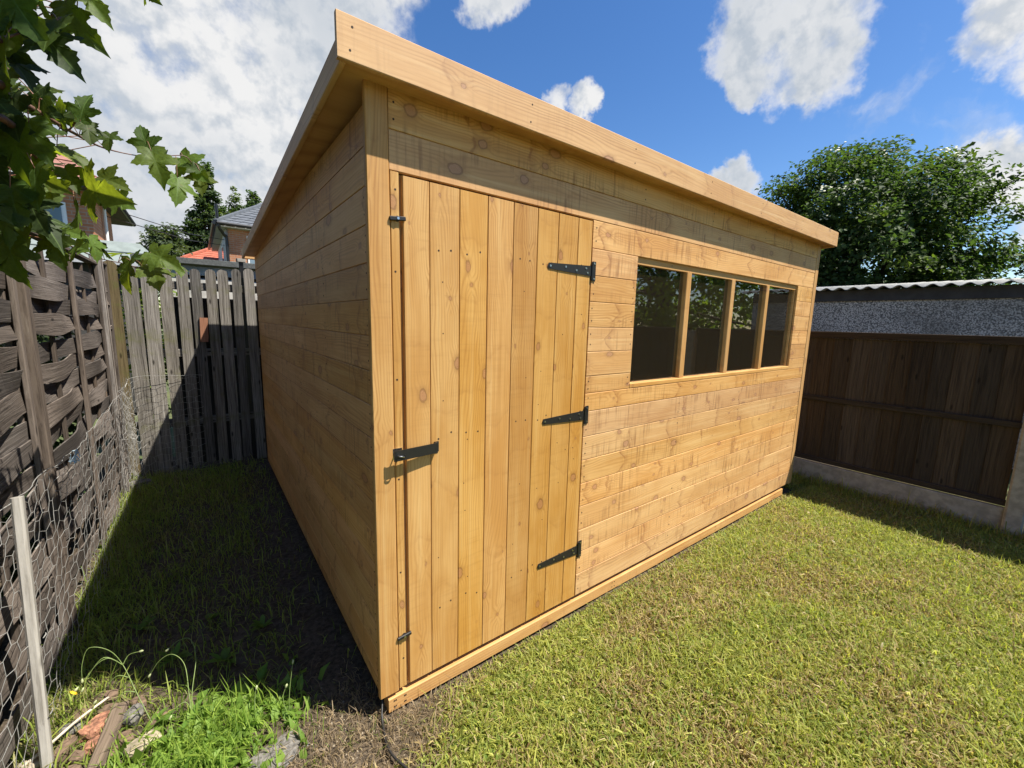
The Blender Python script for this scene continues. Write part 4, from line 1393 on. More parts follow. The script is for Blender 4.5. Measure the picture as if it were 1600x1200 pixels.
# brick house to the right, over the shed roof's low end
t = thing('brick_house', 'orange brick house with grey tiled hip roof and black downpipe behind the shed', 'house', (4, 22, 0))
MB().box((0.70, 18.6, 0), (9.0, 26.0, 4.75)).build('front_wall', M['brick_x'], t)
MB().box((0.62, 18.72, 0), (0.699, 25.9, 4.74)).build('side_wall', M['soffit'], t)
MB().box((0.36, 18.32, 4.752), (9.2, 26.2, 4.86)).build('soffit', M['soffit'], t)
tile_roof('roof_tiles', t, M['slate'], (0.32, 18.28, 4.88), (9.3, 18.28, 4.88), (3.3, 21.6, 7.0), (9.3, 21.6, 7.0), 16, 0.33)
tile_roof('roof_tiles', t, M['slate'], (0.32, 26.2, 4.88), (0.32, 18.28, 4.88), (3.3, 23.0, 7.0), (3.3, 21.6, 7.0), 16, 0.33)
bar('hip_tile', (0.32, 18.28, 4.92), (3.3, 21.6, 7.05), 0.10, 0.16, EZ, M['slate'], t)
gm_ = MB()
gm_.tube([(0.36, 18.22, 4.845), (9.2, 18.22, 4.845)], 0.062, 8)
gm_.tube([(0.26, 18.22, 4.845), (0.26, 26.2, 4.845)], 0.062, 8)
gm_.build('gutter', M['black_plastic'], t)
MB().tube(smooth_path([(0.42, 18.22, 4.80), (0.42, 18.26, 4.68), (0.60, 18.48, 4.42), (0.64, 18.53, 4.25), (0.64, 18.53, 2.0), (0.64, 18.53, 0)], 4), 0.055, 8).build('downpipe', M['black_plastic'], t)
MB().tube([(0.40, 18.38, 4.8), (0.38, 18.38, 5.55)], 0.05, 6).build('vent_pipe', M['black_plastic'], t)
for (y0, y1) in ((20.0, 21.2),):
    w_ = MB().box((0.585, y0, 3.2), (0.621, y1, 4.35)).build('window', M['upvc'], t)
    MB().box((0.578, y0 + .07, 3.27), (0.5845, y1 - .07, 4.28)).build('pane', M['house_glass'], w_)
w_ = MB().box((1.30, 18.57, 3.1), (2.5, 18.599, 4.55)).build('window', M['upvc'], t)
MB().box((1.37, 18.56, 3.17), (1.88, 18.5695, 4.48)).build('pane', M['house_glass'], w_)
MB().box((1.94, 18.56, 3.17), (2.43, 18.5695, 4.48)).build('pane', M['house_glass'], w_)

# low red roof beyond the brick house
t = thing('red_roofed_house', 'low house with bright orange red tiled hip roof beyond the grey roofed brick house', 'house', (0.5, 27.5, 0))
MB().box((-1.33, 25.65, 0), (3.6, 30.3, 3.84)).build('wall', M['brick_x'], t)
e0, e1, r0, r1 = (-1.42, 25.26, 3.86), (4.08, 25.26, 3.86), (0.51, 27.67, 5.08), (2.72, 27.67, 5.08)
e2 = (-1.42, 30.38, 3.86)
tile_roof('roof_tiles', t, M['red_tile'], e0, e1, r0, r1, 9, 0.30)
tile_roof('roof_tiles', t, M['red_tile'], e2, e0, (r0[0], r0[1] + .3, r0[2]), r0, 9, 0.30)
bar('ridge_tile', (r0[0] - .1, r0[1], r0[2] + .06), (r1[0], r1[1], r1[2] + .06), 0.16, 0.12, EZ, M['red_tile'], t)
bar('hip_tile', (e0[0], e0[1], e0[2] + .07), (r0[0], r0[1], r0[2] + .07), 0.10, 0.15, EZ, M['red_tile'], t)

# brick house to the left, behind the sycamore
t = thing('brick_house', 'orange brick house with white window frame behind the sycamore leaves', 'house', (-4.5, 14, 0))
MB().box((-7.4, 11.95, 0), (-2.22, 14.75, 4.06)).build('front_wall', M['brick_x'], t)
MB().box((-2.219, 11.951, 0), (-2.16, 14.74, 4.05)).build('side_wall', M['brick_y'], t)
MB().box((-7.6, 11.6, 4.061), (-1.86, 16.3, 4.15)).build('soffit', M['dark_fascia'], t)
tile_roof('roof_tiles', t, M['old_tile'], (-7.7, 11.5, 4.16), (-1.82, 11.5, 4.16), (-5.6, 13.9, 6.3), (-4.2, 13.9, 6.3), 14, 0.28)
tile_roof('roof_tiles', t, M['old_tile'], (-1.82, 11.5, 4.16), (-1.82, 16.4, 4.16), (-4.2, 13.9, 6.3), (-4.2, 14.0, 6.3), 14, 0.28)
MB().tube([(-1.83, 11.5, 4.13), (-1.83, 16.35, 4.13)], 0.06, 8).build('gutter', M['black_plastic'], t)
MB().tube([(-2.10, 13.2, 4.1), (-2.10, 13.2, 0)], 0.035, 8).build('downpipe', M['upvc'], t)
w_ = MB().box((-3.75, 11.90, 2.55), (-2.55, 11.949, 3.75)).build('window', M['upvc'], t)
MB().box((-3.68, 11.885, 2.62), (-2.62, 11.8995, 3.68)).build('pane', M['house_glass'], w_)

# low grey-green roof
t = thing('garden_outbuilding', 'outbuilding with flat grey green felt roof behind the far left corner', 'outbuilding', (-2.2, 7.4, 0))
MB().box((-3.4, 6.75, 0), (-1.02, 8.4, 2.10)).build('wall', M['dark_fascia'], t)
V = [(-3.6, 6.6, 2.13), (-0.86, 6.6, 2.13), (-0.80, 8.5, 2.13), (-3.6, 8.5, 2.13), (-3.6, 7.15, 2.47), (-1.06, 7.15, 2.47), (-1.02, 8.2, 2.47), (-3.6, 8.2, 2.47)]
MB().add(V, [(0, 1, 5, 4), (1, 2, 6, 5), (2, 3, 7, 6), (3, 0, 4, 7), (4, 5, 6, 7), (3, 2, 1, 0)]).build('roof', M['green_felt'], t)
bar('roof_edge', (-3.6, 6.59, 2.115), (-0.85, 6.59, 2.115), 0.02, 0.05, -EY, M['soffit'], t)
bar('felt_seam', (-3.6, 6.86, 2.298), (-0.96, 6.86, 2.298), 0.03, 0.012, -EY, M['green_felt'], t)
cw = MB()
for dz in (0.0, 0.22):
    cw.tube([(-2.15, 14.0, 3.9 + dz), (-0.5, 17.5, 4.0 + dz), (1.2, 21.0, 4.4 + dz)], 0.012, 4)
o = cw.build('phone_line', M['black_plastic'])
tag(o, 'pair of thin overhead wires between the two brick houses', 'wire')

# ------------------------------------------------------------------ trees
def leaf_cloud(C, Nn, size, cols, rng, elong=1.7, droop=0.25):
    """folded leaf-sized diamonds at the points C, normals Nn"""
    n = len(C)
    Nn = Nn + rng.normal(0, 0.55, (n, 3))
    Nn /= np.linalg.norm(Nn, axis=1, keepdims=True) + 1e-9
    T = rng.normal(0, 1, (n, 3))
    T[:, 2] -= droop
    T -= (T * Nn).sum(1, keepdims=True) * Nn
    T /= np.linalg.norm(T, axis=1, keepdims=True) + 1e-9
    B = np.cross(Nn, T)
    s = size * rng.uniform(0.6, 1.25, (n, 1))
    P0 = C - T * s * 0.5
    P1 = C + B * s * 0.5 / elong + Nn * s * 0.10
    P2 = C + T * s * 0.5 - Nn * s * 0.12
    P3 = C - B * s * 0.5 / elong + Nn * s * 0.10
    V = np.stack([P0, P1, P2, P3], 1).reshape(-1, 3)
    k = np.arange(n)[:, None] * 4
    loops = np.concatenate([k + [0, 1, 2], k + [0, 2, 3]], 1).ravel()
    starts = np.arange(n * 2) * 3
    colv = np.repeat(cols, 4, axis=0)
    return V, loops, starts, colv


def tree(name, label, cat, base, crown_c, radii, n_clusters, per, leaf, col, seed, trunk_r=0.12, clump=0.32, spiky=0.15, group=None, shape='round', flowers=0, yellow=0.25, mat='foliage'):
    rng = np.random.default_rng(seed)
    t = thing(name, label, cat, base, group)
    cc, rr = np.array(crown_c), np.array(radii)
    d = rng.normal(0, 1, (n_clusters, 3))
    d /= np.linalg.norm(d, axis=1, keepdims=True)
    lump = 1 + spiky * (np.sin(d[:, 0] * 5 + seed) * np.cos(d[:, 1] * 4.3 + 2 * seed) + 0.6 * np.sin(d[:, 2] * 7 + d[:, 0] * 6))
    rad = (0.42 + 0.58 * rng.random(n_clusters) ** 0.45) * lump
    if shape == 'spire':
        hgt = d[:, 2] * rad
        wid = np.clip(1.05 - 0.75 * np.clip(hgt, -1, 1) ** 2 - 0.25 * np.clip(hgt, -1, 1), 0.12, 1.2)
        pc = np.stack([d[:, 0] * rad * wid, d[:, 1] * rad * wid, hgt], 1) * rr + cc
    else:
        pc = d * rad[:, None] * rr + cc
    clr = clump * rng.uniform(0.6, 1.3, n_clusters)
    C = np.repeat(pc, per, 0) + np.clip(rng.normal(0, 1, (n_clusters * per, 3)), -1.5, 1.5) * np.repeat(clr, per)[:, None] * np.array([.55, .55, .36])
    Nn = np.repeat(d, per, 0) * 0.5 + np.array([0, 0, 0.9])
    base_c = np.array(col)
    hue = np.repeat(rng.random(n_clusters), per) * 0.7 + rng.random(n_clusters * per) * 0.3
    cols = base_c[None, :] * (0.62 + 0.75 * hue[:, None])
    yel = (np.repeat(rng.random(n_clusters), per) < yellow)[:, None]
    cols = np.where(yel, cols * np.array([1.55, 1.35, 0.9]), cols)
    cols = np.concatenate([cols, np.ones((len(cols), 1))], 1)
    V, lo, st, cv = leaf_cloud(C, Nn, leaf, cols, rng)
    V = V - np.array(base)
    me = fast_mesh('crown', V, lo, st, M[mat], cv)
    kind(add('crown', me, Matrix.Translation(base), t), 'stuff')
    tb = MB()
    b0 = Vector(base)
    topv = Vector(crown_c) + Vector((0, 0, radii[2] * 0.35))
    tb.tube(smooth_path([b0 - Vector((0, 0, .1)), b0.lerp(topv, .35) + Vector((.06, .04, 0)), b0.lerp(topv, .7), topv], 4), trunk_r, 8, 0.25)
    for k in rng.choice(n_clusters, min(26, n_clusters), replace=False):
        e = Vector(pc[k])
        s = b0.lerp(topv, float(rng.uniform(0.3, 0.85)))
        mid = s.lerp(e, .5) + Vector((0, 0, float(rng.uniform(-.1, .2))))
        tb.tube(smooth_path([s, mid, e], 3), trunk_r * 0.35, 5, 0.2)
    tb.build('trunk', M['bark'], t, smooth=True)
    if flowers:
        fb = MB()
        view = Vector((-0.44, -1.33, 1.45))
        k = 0
        for p in pc[rng.permutation(n_clusters)]:
            if k >= flowers:
                break
            v_ = Vector(p)
            if (v_ - Vector(crown_c)).dot(Vector((-1, -0.35, 0.4))) < radii[0] * 0.55:
                continue
            k += 1
            v_ = v_ + (v_ - Vector(crown_c)).normalized() * 0.25
            for _ in range(9):
                c = v_ + Vector(rng.normal(0, 0.05, 3).tolist())
                fb.disc(c, Vector((-.5, -.2, .8)), 0.022, 0.012, 6)
        kind(fb.build('flower_head', M['white_flower'], t), 'stuff')
    return t


tree('elder_tree', 'large rounded dark green tree with cream flower heads behind the garage', 'tree', (11.6, 1.55, 0), (11.4, 1.80, 2.85), (2.2, 2.25, 2.42),
     800, 95, 0.105, (0.044, 0.074, 0.019), 21, 0.20, 0.40, 0.11, None, 'round', 16, 0.16)
tree('bushy_tree', 'dark green tree at the right edge beyond the garage roof', 'tree', (13.6, -1.6, 0), (13.6, -1.6, 2.1), (1.6, 1.35, 1.65), 260, 80, 0.11, (0.033, 0.055, 0.017), 33, 0.14, 0.4, 0.2)
tree('leafy_tree', 'leafy tree rising over the right fence, seen in the shed window reflection', 'tree', (9.4, -5.2, 0), (9.3, -5.2, 3.1), (2.3, 3.4, 2.9), 420, 55, 0.15, (0.11, 0.17, 0.022), 41, 0.2, 0.45, 0.15, None, 'round', 0, 0.35, 'foliage_thin')
tree('poplar_tree', 'tall dark narrow tree left of the brick house behind the shed', 'tree', (0.6, 32.63, 0), (0.6, 32.63, 6.53), (1.06, 1.06, 3.83), 260, 44, 0.23, (0.040, 0.066, 0.022), 51, 0.2, 0.33, 0.2, 'trees beyond the houses', 'spire', 0, 0.1)
tree('poplar_tree', 'smaller narrow tree beside the vent pipe of the brick house', 'tree', (2.05, 33.29, 0), (2.05, 33.29, 6.4), (0.73, 0.79, 3.23), 120, 40, 0.19, (0.050, 0.080, 0.025), 52, 0.16, 0.3, 0.2, 'trees beyond the houses', 'spire', 0, 0.1)
tree('round_tree', 'small loose grey green tree between the two brick houses', 'tree', (-1.35, 20.5, 0), (-1.35, 20.5, 3.75), (0.62, 0.65, 1.12), 110, 34, 0.15, (0.055, 0.075, 0.038), 53, 0.12, 0.28, 0.2, 'trees beyond the houses')
tree('poplar_tree', 'tiny pointed tree top just above the grey hip roof', 'tree', (2.75, 29.5, 0), (2.75, 29.5, 6.6), (0.7, 0.7, 2.45), 110, 36, 0.20, (0.055, 0.09, 0.03), 54, 0.16, 0.3, 0.15, 'trees beyond the houses', 'spire', 0, 0.1)
tree('bushy_tree', 'dark bushy tree rising behind the orange red roof', 'tree', (-1.22, 33.3, 0), (-0.74, 33.11, 4.21), (1.61, 1.52, 2.56), 150, 40, 0.24, (0.045, 0.070, 0.026), 55, 0.1, 0.5, 0.2)
tree('ivy_bush', 'yellow green leafy bush showing through gaps of the paling fence', 'bush', (-0.86, 3.80, 0), (-0.84, 3.80, 1.25), (0.20, 0.16, 0.66), 70, 26, 0.05, (0.075, 0.12, 0.03), 56, 0.015, 0.09, 0.2, None, 'round', 0, 0.5)

def hedge(name, label, lo, hi, n, leaf, col, seed):
    rng = np.random.default_rng(seed)
    lo, hi = np.array(lo), np.array(hi)
    C = lo + (hi - lo) * rng.random((n, 3))
    C[:, 2] += 0.12 * vnoise(C[:, 1] * 5, C[:, 0] * 5, seed)
    cols = np.array(col)[None, :] * rng.uniform(.55, 1.5, (n, 1))
    cols = np.concatenate([cols, np.ones((n, 1))], 1)
    V, lo_, st, cv = leaf_cloud(C, np.tile(np.array([0.3, 0, .8]), (n, 1)), leaf, cols, rng)
    o = add(name, fast_mesh(name, V, lo_, st, M['foliage'], cv))
    return tag(o, label, 'hedge')


hedge('hedge', 'dark hedge growing behind the woven fence on the left', (-1.75, -0.9, 0), (-1.22, 3.3, 1.62), 9000, 0.075, (0.030, 0.050, 0.015), 5)

tree('added_shade_tree', 'unseen leafy tree added beyond the woven fence to shade the shed side wall', 'tree', (-4.0, 2.1, 0), (-3.9, 2.0, 3.2), (1.35, 2.1, 2.5), 330, 50, 0.14, (0.035, 0.058, 0.016), 61, 0.16, 0.4, 0.15)  # added out of view to keep skylight off the left shed wall

# ------------------------------------------------------------------ sycamore over the left fence
half = [(0.0, 0.03), (0.06, -0.045), (0.15, -0.075), (0.24, -0.055), (0.34, -0.035), (0.31, 0.02), (0.335, 0.075), (0.285, 0.12), (0.245, 0.155), (0.31, 0.175), (0.375, 0.215), (0.43, 0.285), (0.50, 0.315),
        (0.575, 0.405), (0.50, 0.425), (0.465, 0.475), (0.395, 0.455), (0.35, 0.495), (0.27, 0.475), (0.185, 0.475), (0.215, 0.54), (0.205, 0.60), (0.265, 0.665), (0.205, 0.705), (0.205, 0.765), (0.14, 0.79), (0.115, 0.86), (0.06, 0.90), (0.0, 1.0)]
outl = half + [(-x, y) for x, y in reversed(half[1:-1])]


def leaf_mesh(seed):
    rnd = random.Random(seed)
    cx, cy = 0.0, 0.33
    fold, dr, wv = rnd.uniform(0.15, 0.5), rnd.uniform(0.10, 0.55), rnd.uniform(0.02, 0.05)
    side = rnd.uniform(-.15, .15)
    ph = rnd.uniform(0, 6)

    def zf(x, y):
        r = math.hypot(x, y - 0.2)
        a = math.atan2(x, y + 0.02)
        per = math.radians(37)
        k = abs(((a + per / 2) % per) - per / 2) / (per / 2)
        return fold * abs(x) * 0.6 - dr * (max(0, y - .25)) ** 2 - 0.5 * dr * x * x + side * x + wv * math.sin(a * 5 + ph) * r * 2 + 0.035 * k * r - (0.10 if abs(x) > .4 else 0) * dr

    V = [(cx, cy)]
    n_ = len(outl)
    for f in (0.38, 0.72, 1.0):
        for x, y in outl:
            j = 1 + (rnd.uniform(-.05, .05) if f == 1.0 else 0)
            V.append((cx + (x - cx) * f * j, cy + (y - cy) * f * j))
    F = [(0, 1 + i_, 1 + (i_ + 1) % n_) for i_ in range(n_)]
    for k in range(2):
        a, b_ = 1 + k * n_, 1 + (k + 1) * n_
        F += [(a + i_, b_ + i_, b_ + (i_ + 1) % n_, a + (i_ + 1) % n_) for i_ in range(n_)]
    return [(x, y, zf(x, y)) for x, y in V], F


LM = []
for s in range(7):
    V, F = leaf_mesh(s + 1)
    for mt_ in M['syc']:
        LM.append(mesh('leaf', V, F, mt_, True))
syc = thing('sycamore_tree', 'sycamore with large lobed leaves overhanging the left fence', 'tree', (-1.9, -0.9, 0))
tb = MB()
tb.tube(smooth_path([(-1.9, -0.9, -0.1), (-1.90, -0.88, 0.9), (-1.95, -0.85, 1.9), (-2.4, -0.78, 3.2)], 5), 0.10, 10, 0.45)
tb.build('trunk', M['bark'], syc, smooth=True)
rng = np.random.default_rng(3)
dd_ = rng.normal(0, 1, (420, 3))
dd_ /= np.linalg.norm(dd_, axis=1, keepdims=True)
pc = dd_ * (0.4 + 0.6 * rng.random((420, 1)) ** 0.5) * np.array([1.15, 1.9, 1.7]) + np.array([-2.75, -0.75, 3.3])  # crown out of view, added to block skylight from the shed's left wall
Cc = np.repeat(pc, 46, 0) + np.clip(rng.normal(0, .16, (420 * 46, 3)), -.3, .3)
cc_ = np.array([0.045, 0.075, 0.016]) * rng.uniform(.6, 1.5, (len(Cc), 1))
Vv, lo_, st_, cv_ = leaf_cloud(Cc, np.repeat(dd_, 46, 0) * .5 + np.array([0, 0, .9]), 0.12, np.concatenate([cc_, np.ones((len(Cc), 1))], 1), rng, 1.2)
kind(add('crown', fast_mesh('crown', Vv - np.array([-1.9, -0.9, 0]), lo_, st_, M['foliage'], cv_), Matrix.Translation((-1.9, -0.9, 0)), syc), 'stuff')
pc = rng.normal(0, 1, (32, 3))
pc /= np.linalg.norm(pc, axis=1, keepdims=True)
pc = pc * (0.3 + 0.7 * rng.random((32, 1)) ** .5) * np.array([.55, .42, .28]) + np.array([-.62, -.60, 2.80])  # unseen leaf cluster overhead, placed to shade the near leaves and fence
Cc = np.repeat(pc, 11, 0) + np.clip(rng.normal(0, .08, (32 * 11, 3)), -.12, .12)
cc_ = np.array([0.045, 0.075, 0.016]) * rng.uniform(.6, 1.5, (len(Cc), 1))
Vv, lo_, st_, cv_ = leaf_cloud(Cc, np.tile(np.array([0, 0, 1.0]), (len(Cc), 1)), 0.11, np.concatenate([cc_, np.ones((len(Cc), 1))], 1), rng, 1.2)
kind(add('crown', fast_mesh('crown', Vv - np.array([-1.9, -0.9, 0]), lo_, st_, M['foliage'], cv_), Matrix.Translation((-1.9, -0.9, 0)), syc), 'stuff')
limb_ends = [(-1.84, -0.84, 1.35), (-1.84, -0.83, 1.30), (-1.86, -0.86, 1.15), (-1.82, -0.82, 1.55)]
MB().tube(smooth_path([(-1.93, -.86, 1.7), (-1.5, -.7, 2.4), (-.95, -.55, 2.75), (-.3, -.42, 2.85)], 5), .03, 7, .2).build('branch', M['bark'], syc, smooth=True)
for k, b_ in enumerate(BRANCHES):
    pts = [Vector(p) for p in b_]
    if k < 4:
        s = Vector(limb_ends[k])
        e = pts[0]
        pts = [s, s.lerp(e, .35) + Vector((0, 0, .10)), s.lerp(e, .7) + Vector((0, 0, .08))] + pts
    sp = smooth_path(pts, 5)
    r0 = 0.014 if k < 4 else 0.002
    r1 = 0.0016 if k < 4 else 0.0013
    radii = [r0 + (r1 - r0) * min(1, (i_ / (len(sp) - 1)) * 1.35) if k < 4 else r0 for i_ in range(len(sp))]
    MB().tube(sp, radii, 7).build('branch', M['twig'], syc, smooth=True)
allb = [Vector(p) for b_ in BRANCHES for p in smooth_path(b_, 4)]
lr = random.Random(12)
stalks = MB()
for k, (x, y, z, tx, ty, tz, nx_, ny_, nz_, sz) in enumerate(LEAVES):
    P_, T_, N_ = Vector((x, y, z)), Vector((tx, ty, tz)).normalized(), Vector((nx_, ny_, nz_)).normalized()
    if N_.z < 0 and lr.random() < 0.75:
        N_ = -N_
    X_ = T_.cross(N_).normalized()
    sz *= 0.77
    mm = Matrix((X_ * sz, T_ * sz, N_ * sz)).transposed().to_4x4()
    mm.translation = P_
    young = k < 60 and (k in (27, 29, 30, 31, 32, 48, 49, 50, 51, 22, 23, 24) or lr.random() < 0.12)
    mi = 1 if young else (2 if lr.random() < 0.3 else 0)
    add('leaf', LM[lr.randrange(7) * 3 + mi], mm, syc)
    near = min(allb, key=lambda q: (q - (P_ - T_ * 0.04)).length)
    dd = (near - P_).length
    if dd < 0.22:
        stalks.tube(smooth_path([near, near.lerp(P_, .5) + Vector((0, 0, .012)) , P_ + T_ * sz * 0.04], 3), 0.0011, 4)
kind(stalks.build('leaf_stalk', M['petiole'], syc, smooth=True), 'stuff')

# ------------------------------------------------------------------ grass
def blades(name, X, Y, Lg, Wd, cols, seed, lean=0.9, Z=None):
    rng = np.random.default_rng(seed)
    n = len(X)
    Z = height(X, Y) - 0.004 if Z is None else Z
    az = rng.uniform(0, 2 * np.pi, n)
    ln = np.clip(rng.normal(lean, 0.35, n), 0.1, 1.45)          # lean from vertical, radians
    ax, ay = np.cos(az), np.sin(az)
    wx, wy = -ay * Wd / 2, ax * Wd / 2
    B = np.stack([X, Y, Z], 1)
    a1 = ln * 0.45
    m1 = B + np.stack([ax * np.sin(a1), ay * np.sin(a1), np.cos(a1)], 1) * (Lg * 0.5)[:, None]
    a2 = np.minimum(ln * 1.35, 1.9)
    m2 = m1 + np.stack([ax * np.sin(a2), ay * np.sin(a2), np.cos(a2)], 1) * (Lg * 0.5)[:, None]
    wv = np.stack([wx, wy, np.zeros(n)], 1)
    tw = rng.uniform(-.6, .6, n)[:, None] * np.array([[0, 0, 1]]) * Wd[:, None] * 0.5
    V = np.stack([B - wv * .8, B + wv * .8, m1 - wv - tw, m1 + wv + tw, m2], 1).reshape(-1, 3)
    k = np.arange(n)[:, None] * 5
    loops = np.concatenate([k + [0, 1, 3, 2], k + [2, 3, 4]], 1).ravel()
    starts = (np.arange(n)[:, None] * 7 + [0, 4]).ravel()
    cv = np.repeat(np.concatenate([cols, np.ones((n, 1))], 1), 5, 0)
    o = add(name, fast_mesh(name, V, loops, starts, M['grass'], cv))
    return kind(o, 'stuff')


def pick(n, x0, x1, y0, y1, dens, rng):
    X = rng.uniform(x0, x1, n)
    Y = rng.uniform(y0, y1, n)
    k = rng.random(n) < dens(X, Y)
    return X[k], Y[k]


def brown_at(X, Y):
    b = 0.32 + 0.62 * vnoise(X * 2.2, Y * 2.6, 4.0) + 0.25 * vnoise(X * 7, Y * 7, 6.0)
    for cx, cy, r, a in ((1.55, -0.26, .22, .9), (1.27, -0.25, .18, .6), (2.2, -0.42, .28, .45), (0.78, -0.45, .2, .35), (2.5, -.8, .3, .3)):
        b = b + a * np.exp(-((X - cx) ** 2 + (Y - cy) ** 2) / r ** 2)
    return np.clip(b, 0, 1)


def lawn_colour(X, Y, rng):
    n = len(X)
    b = brown_at(X, Y)
    u = rng.random(n)
    green = np.array([0.165, 0.205, 0.040])
    lime = np.array([0.37, 0.36, 0.082])
    straw = np.array([0.44, 0.35, 0.165])
    brown = np.array([0.15, 0.095, 0.045])
    w = rng.random((n, 1))
    c = green * (1 - w) + lime * w
    c = c * rng.uniform(.7, 1.25, (n, 1))
    dead = (u < 0.10 + 0.62 * b ** 1.3)[:, None]
    w2 = rng.random((n, 1))
    return np.where(dead, straw * w2 + brown * (1 - w2), c)


def lawn_density(X, Y):
    d = np.clip((0.10 - Y) / 0.06, 0, 1) * np.where(Y > -0.012, (X > 3.80), 1.0)
    bare = np.exp(-(((X + 0.02) / 0.30) ** 2 + ((Y + 0.02) / 0.26) ** 2))
    d = d * np.clip(1 - 1.35 * bare, 0, 1) * np.clip((X + 0.45 + 0.5 * np.clip(-Y - .2, 0, 1)) / 0.35, 0, 1)
    d = d * (0.62 + 0.38 * (1 - brown_at(X, Y)))
    return d


rng = np.random.default_rng(77)
X, Y = pick(330000, -0.5, 4.2, -1.75, 0.1, lawn_density, rng)
Lg = rng.gamma(5.0, 0.0060, len(X)) + 0.009
Lg = np.where(Y > -0.07, Lg * 0.62, Lg)
blades('lawn_grass', X, Y, Lg, rng.uniform(0.0026, 0.0060, len(X)), lawn_colour(X, Y, rng), 1, 1.0)
X, Y = pick(120000, -0.6, 4.2, -5.3, -1.75, lawn_density, rng)
blades('lawn_grass', X, Y, rng.gamma(5.0, 0.0075, len(X)) + .012, rng.uniform(0.003, 0.006, len(X)), lawn_colour(X, Y, rng), 2, 0.95)
# strip between the shed and the right fence
X, Y = pick(26000, 3.78, 4.2, 0.0, 3.9, lambda X, Y: 0.4 + 0.6 * (Y < 1.2), rng)
blades('lawn_grass', X, Y, rng.gamma(5, .009, len(X)) + .012, rng.uniform(.0025, .005, len(X)), lawn_colour(X, Y, rng) * .9, 3, 0.9)
# longer grass at the foot of the right fence
X, Y = pick(9000, 4.02, 4.2, -5.0, 0.6, lambda X, Y: np.clip((X - 4.0) / .15, 0, 1), rng)
blades('fence_foot_grass', X, Y, rng.gamma(5, .014, len(X)) + .02, rng.uniform(.003, .005, len(X)), lawn_colour(X, Y, rng) * .9, 4, 0.7)
# thin grass down the passage beside the shed
def passage(X, Y):
    d = 0.16 + 0.5 * np.clip(vnoise(X * 3, Y * 2.2, 8.0), 0, 1) + 0.9 * np.exp(-((X + .93) / .12) ** 2) + 0.25 * np.clip((Y - 1.6) / 1.0, 0, 1)
    return np.clip(d * np.clip((Y - 0.30) / 0.3, 0.0, 1) * np.clip((-0.05 - X) / .25, 0.28, 1), 0, 1)
X, Y = pick(36000, -1.02, -0.01, 0.2, 3.44, passage, rng)
pc_ = lawn_colour(X, Y, rng) * np.array([.75, .9, .75])
blades('passage_grass', X, Y, rng.gamma(4, .014, len(X)) + .012, rng.uniform(.0022, .0048, len(X)), pc_, 5, 0.85)
# dry thatch and roots round the bare corner
def corner(X, Y):
    return np.exp(-(((X + 0.03) / 0.33) ** 2 + ((Y + 0.03) / 0.20) ** 2)) * np.where((X > 0.02) & (Y > -.012), 0, 1)
X, Y = pick(15000, -0.62, 0.5, -0.42, 0.42, corner, rng)
w = rng.random((len(X), 1))
dc = np.array([.36, .27, .16]) * w + np.array([.12, .085, .055]) * (1 - w)
gk = (rng.random(len(X)) < .10)[:, None]
dc = np.where(gk, np.array([.14, .17, .04]), dc)
blades('dry_thatch', X, Y, rng.gamma(4, .009, len(X)) + .01, rng.uniform(.0012, .0028, len(X)), dc, 6, 1.35)
X, Y = pick(90, 0.1, 4.1, -1.7, -0.1, lambda X, Y: X * 0 + 1, rng)
blades('dead_leaves', X, Y, rng.uniform(.02, .05, len(X)), rng.uniform(.006, .014, len(X)), np.array([[.52, .45, .26]]) * rng.uniform(.6, 1.1, (len(X), 1)), 17, 1.25, height(X, Y) + .012)
# lawn weeds: small broad leaves flat in the sward
X, Y = pick(34000, -0.3, 4.2, -1.75, -0.06, lambda X, Y: lawn_density(X, Y) * (0.10 + .90 * (vnoise(X * 3.6, Y * 3.6, 12.0) > 0.12)), rng)
w = rng.random((len(X), 1))
wc = np.array([.105, .165, .03]) * w + np.array([.25, .30, .06]) * (1 - w)
blades('lawn_weeds', X, Y, rng.uniform(.02, .045, len(X)), rng.uniform(.008, .015, len(X)), wc, 7, 1.15)

# ------------------------------------------------------------------ weeds and rubble in the near left corner
def weed_patch(X, Y):
    d = np.exp(-(((X + 0.55) / 0.20) ** 2 + ((Y - 0.22) / 0.15) ** 2)) * 1.6
    return np.clip(d, 0, 1) * (0.4 + 0.6 * (vnoise(X * 14, Y * 14, 2.0) > -.2))
X, Y = pick(8500, -0.98, -0.18, -0.15, 0.56, weed_patch, rng)
w = rng.random((len(X), 1))
wc = (np.array([.11, .19, .025]) * w + np.array([.24, .32, .05]) * (1 - w)) * rng.uniform(.75, 1.2, (len(X), 1))
blades('weed_patch', X, Y, rng.gamma(5, .012, len(X)) + .02, rng.uniform(.002, .005, len(X)), wc, 8, 0.75)
X, Y = pick(3600, -0.98, -0.10, -0.2, 0.56, weed_patch, rng)
w = rng.random((len(X), 1))
wc = np.array([.10, .18, .025]) * w + np.array([.22, .32, .06]) * (1 - w)
blades('weed_leaves', X, Y, rng.uniform(.035, .08, len(X)), rng.uniform(.014, .034, len(X)), wc, 9, 0.95)


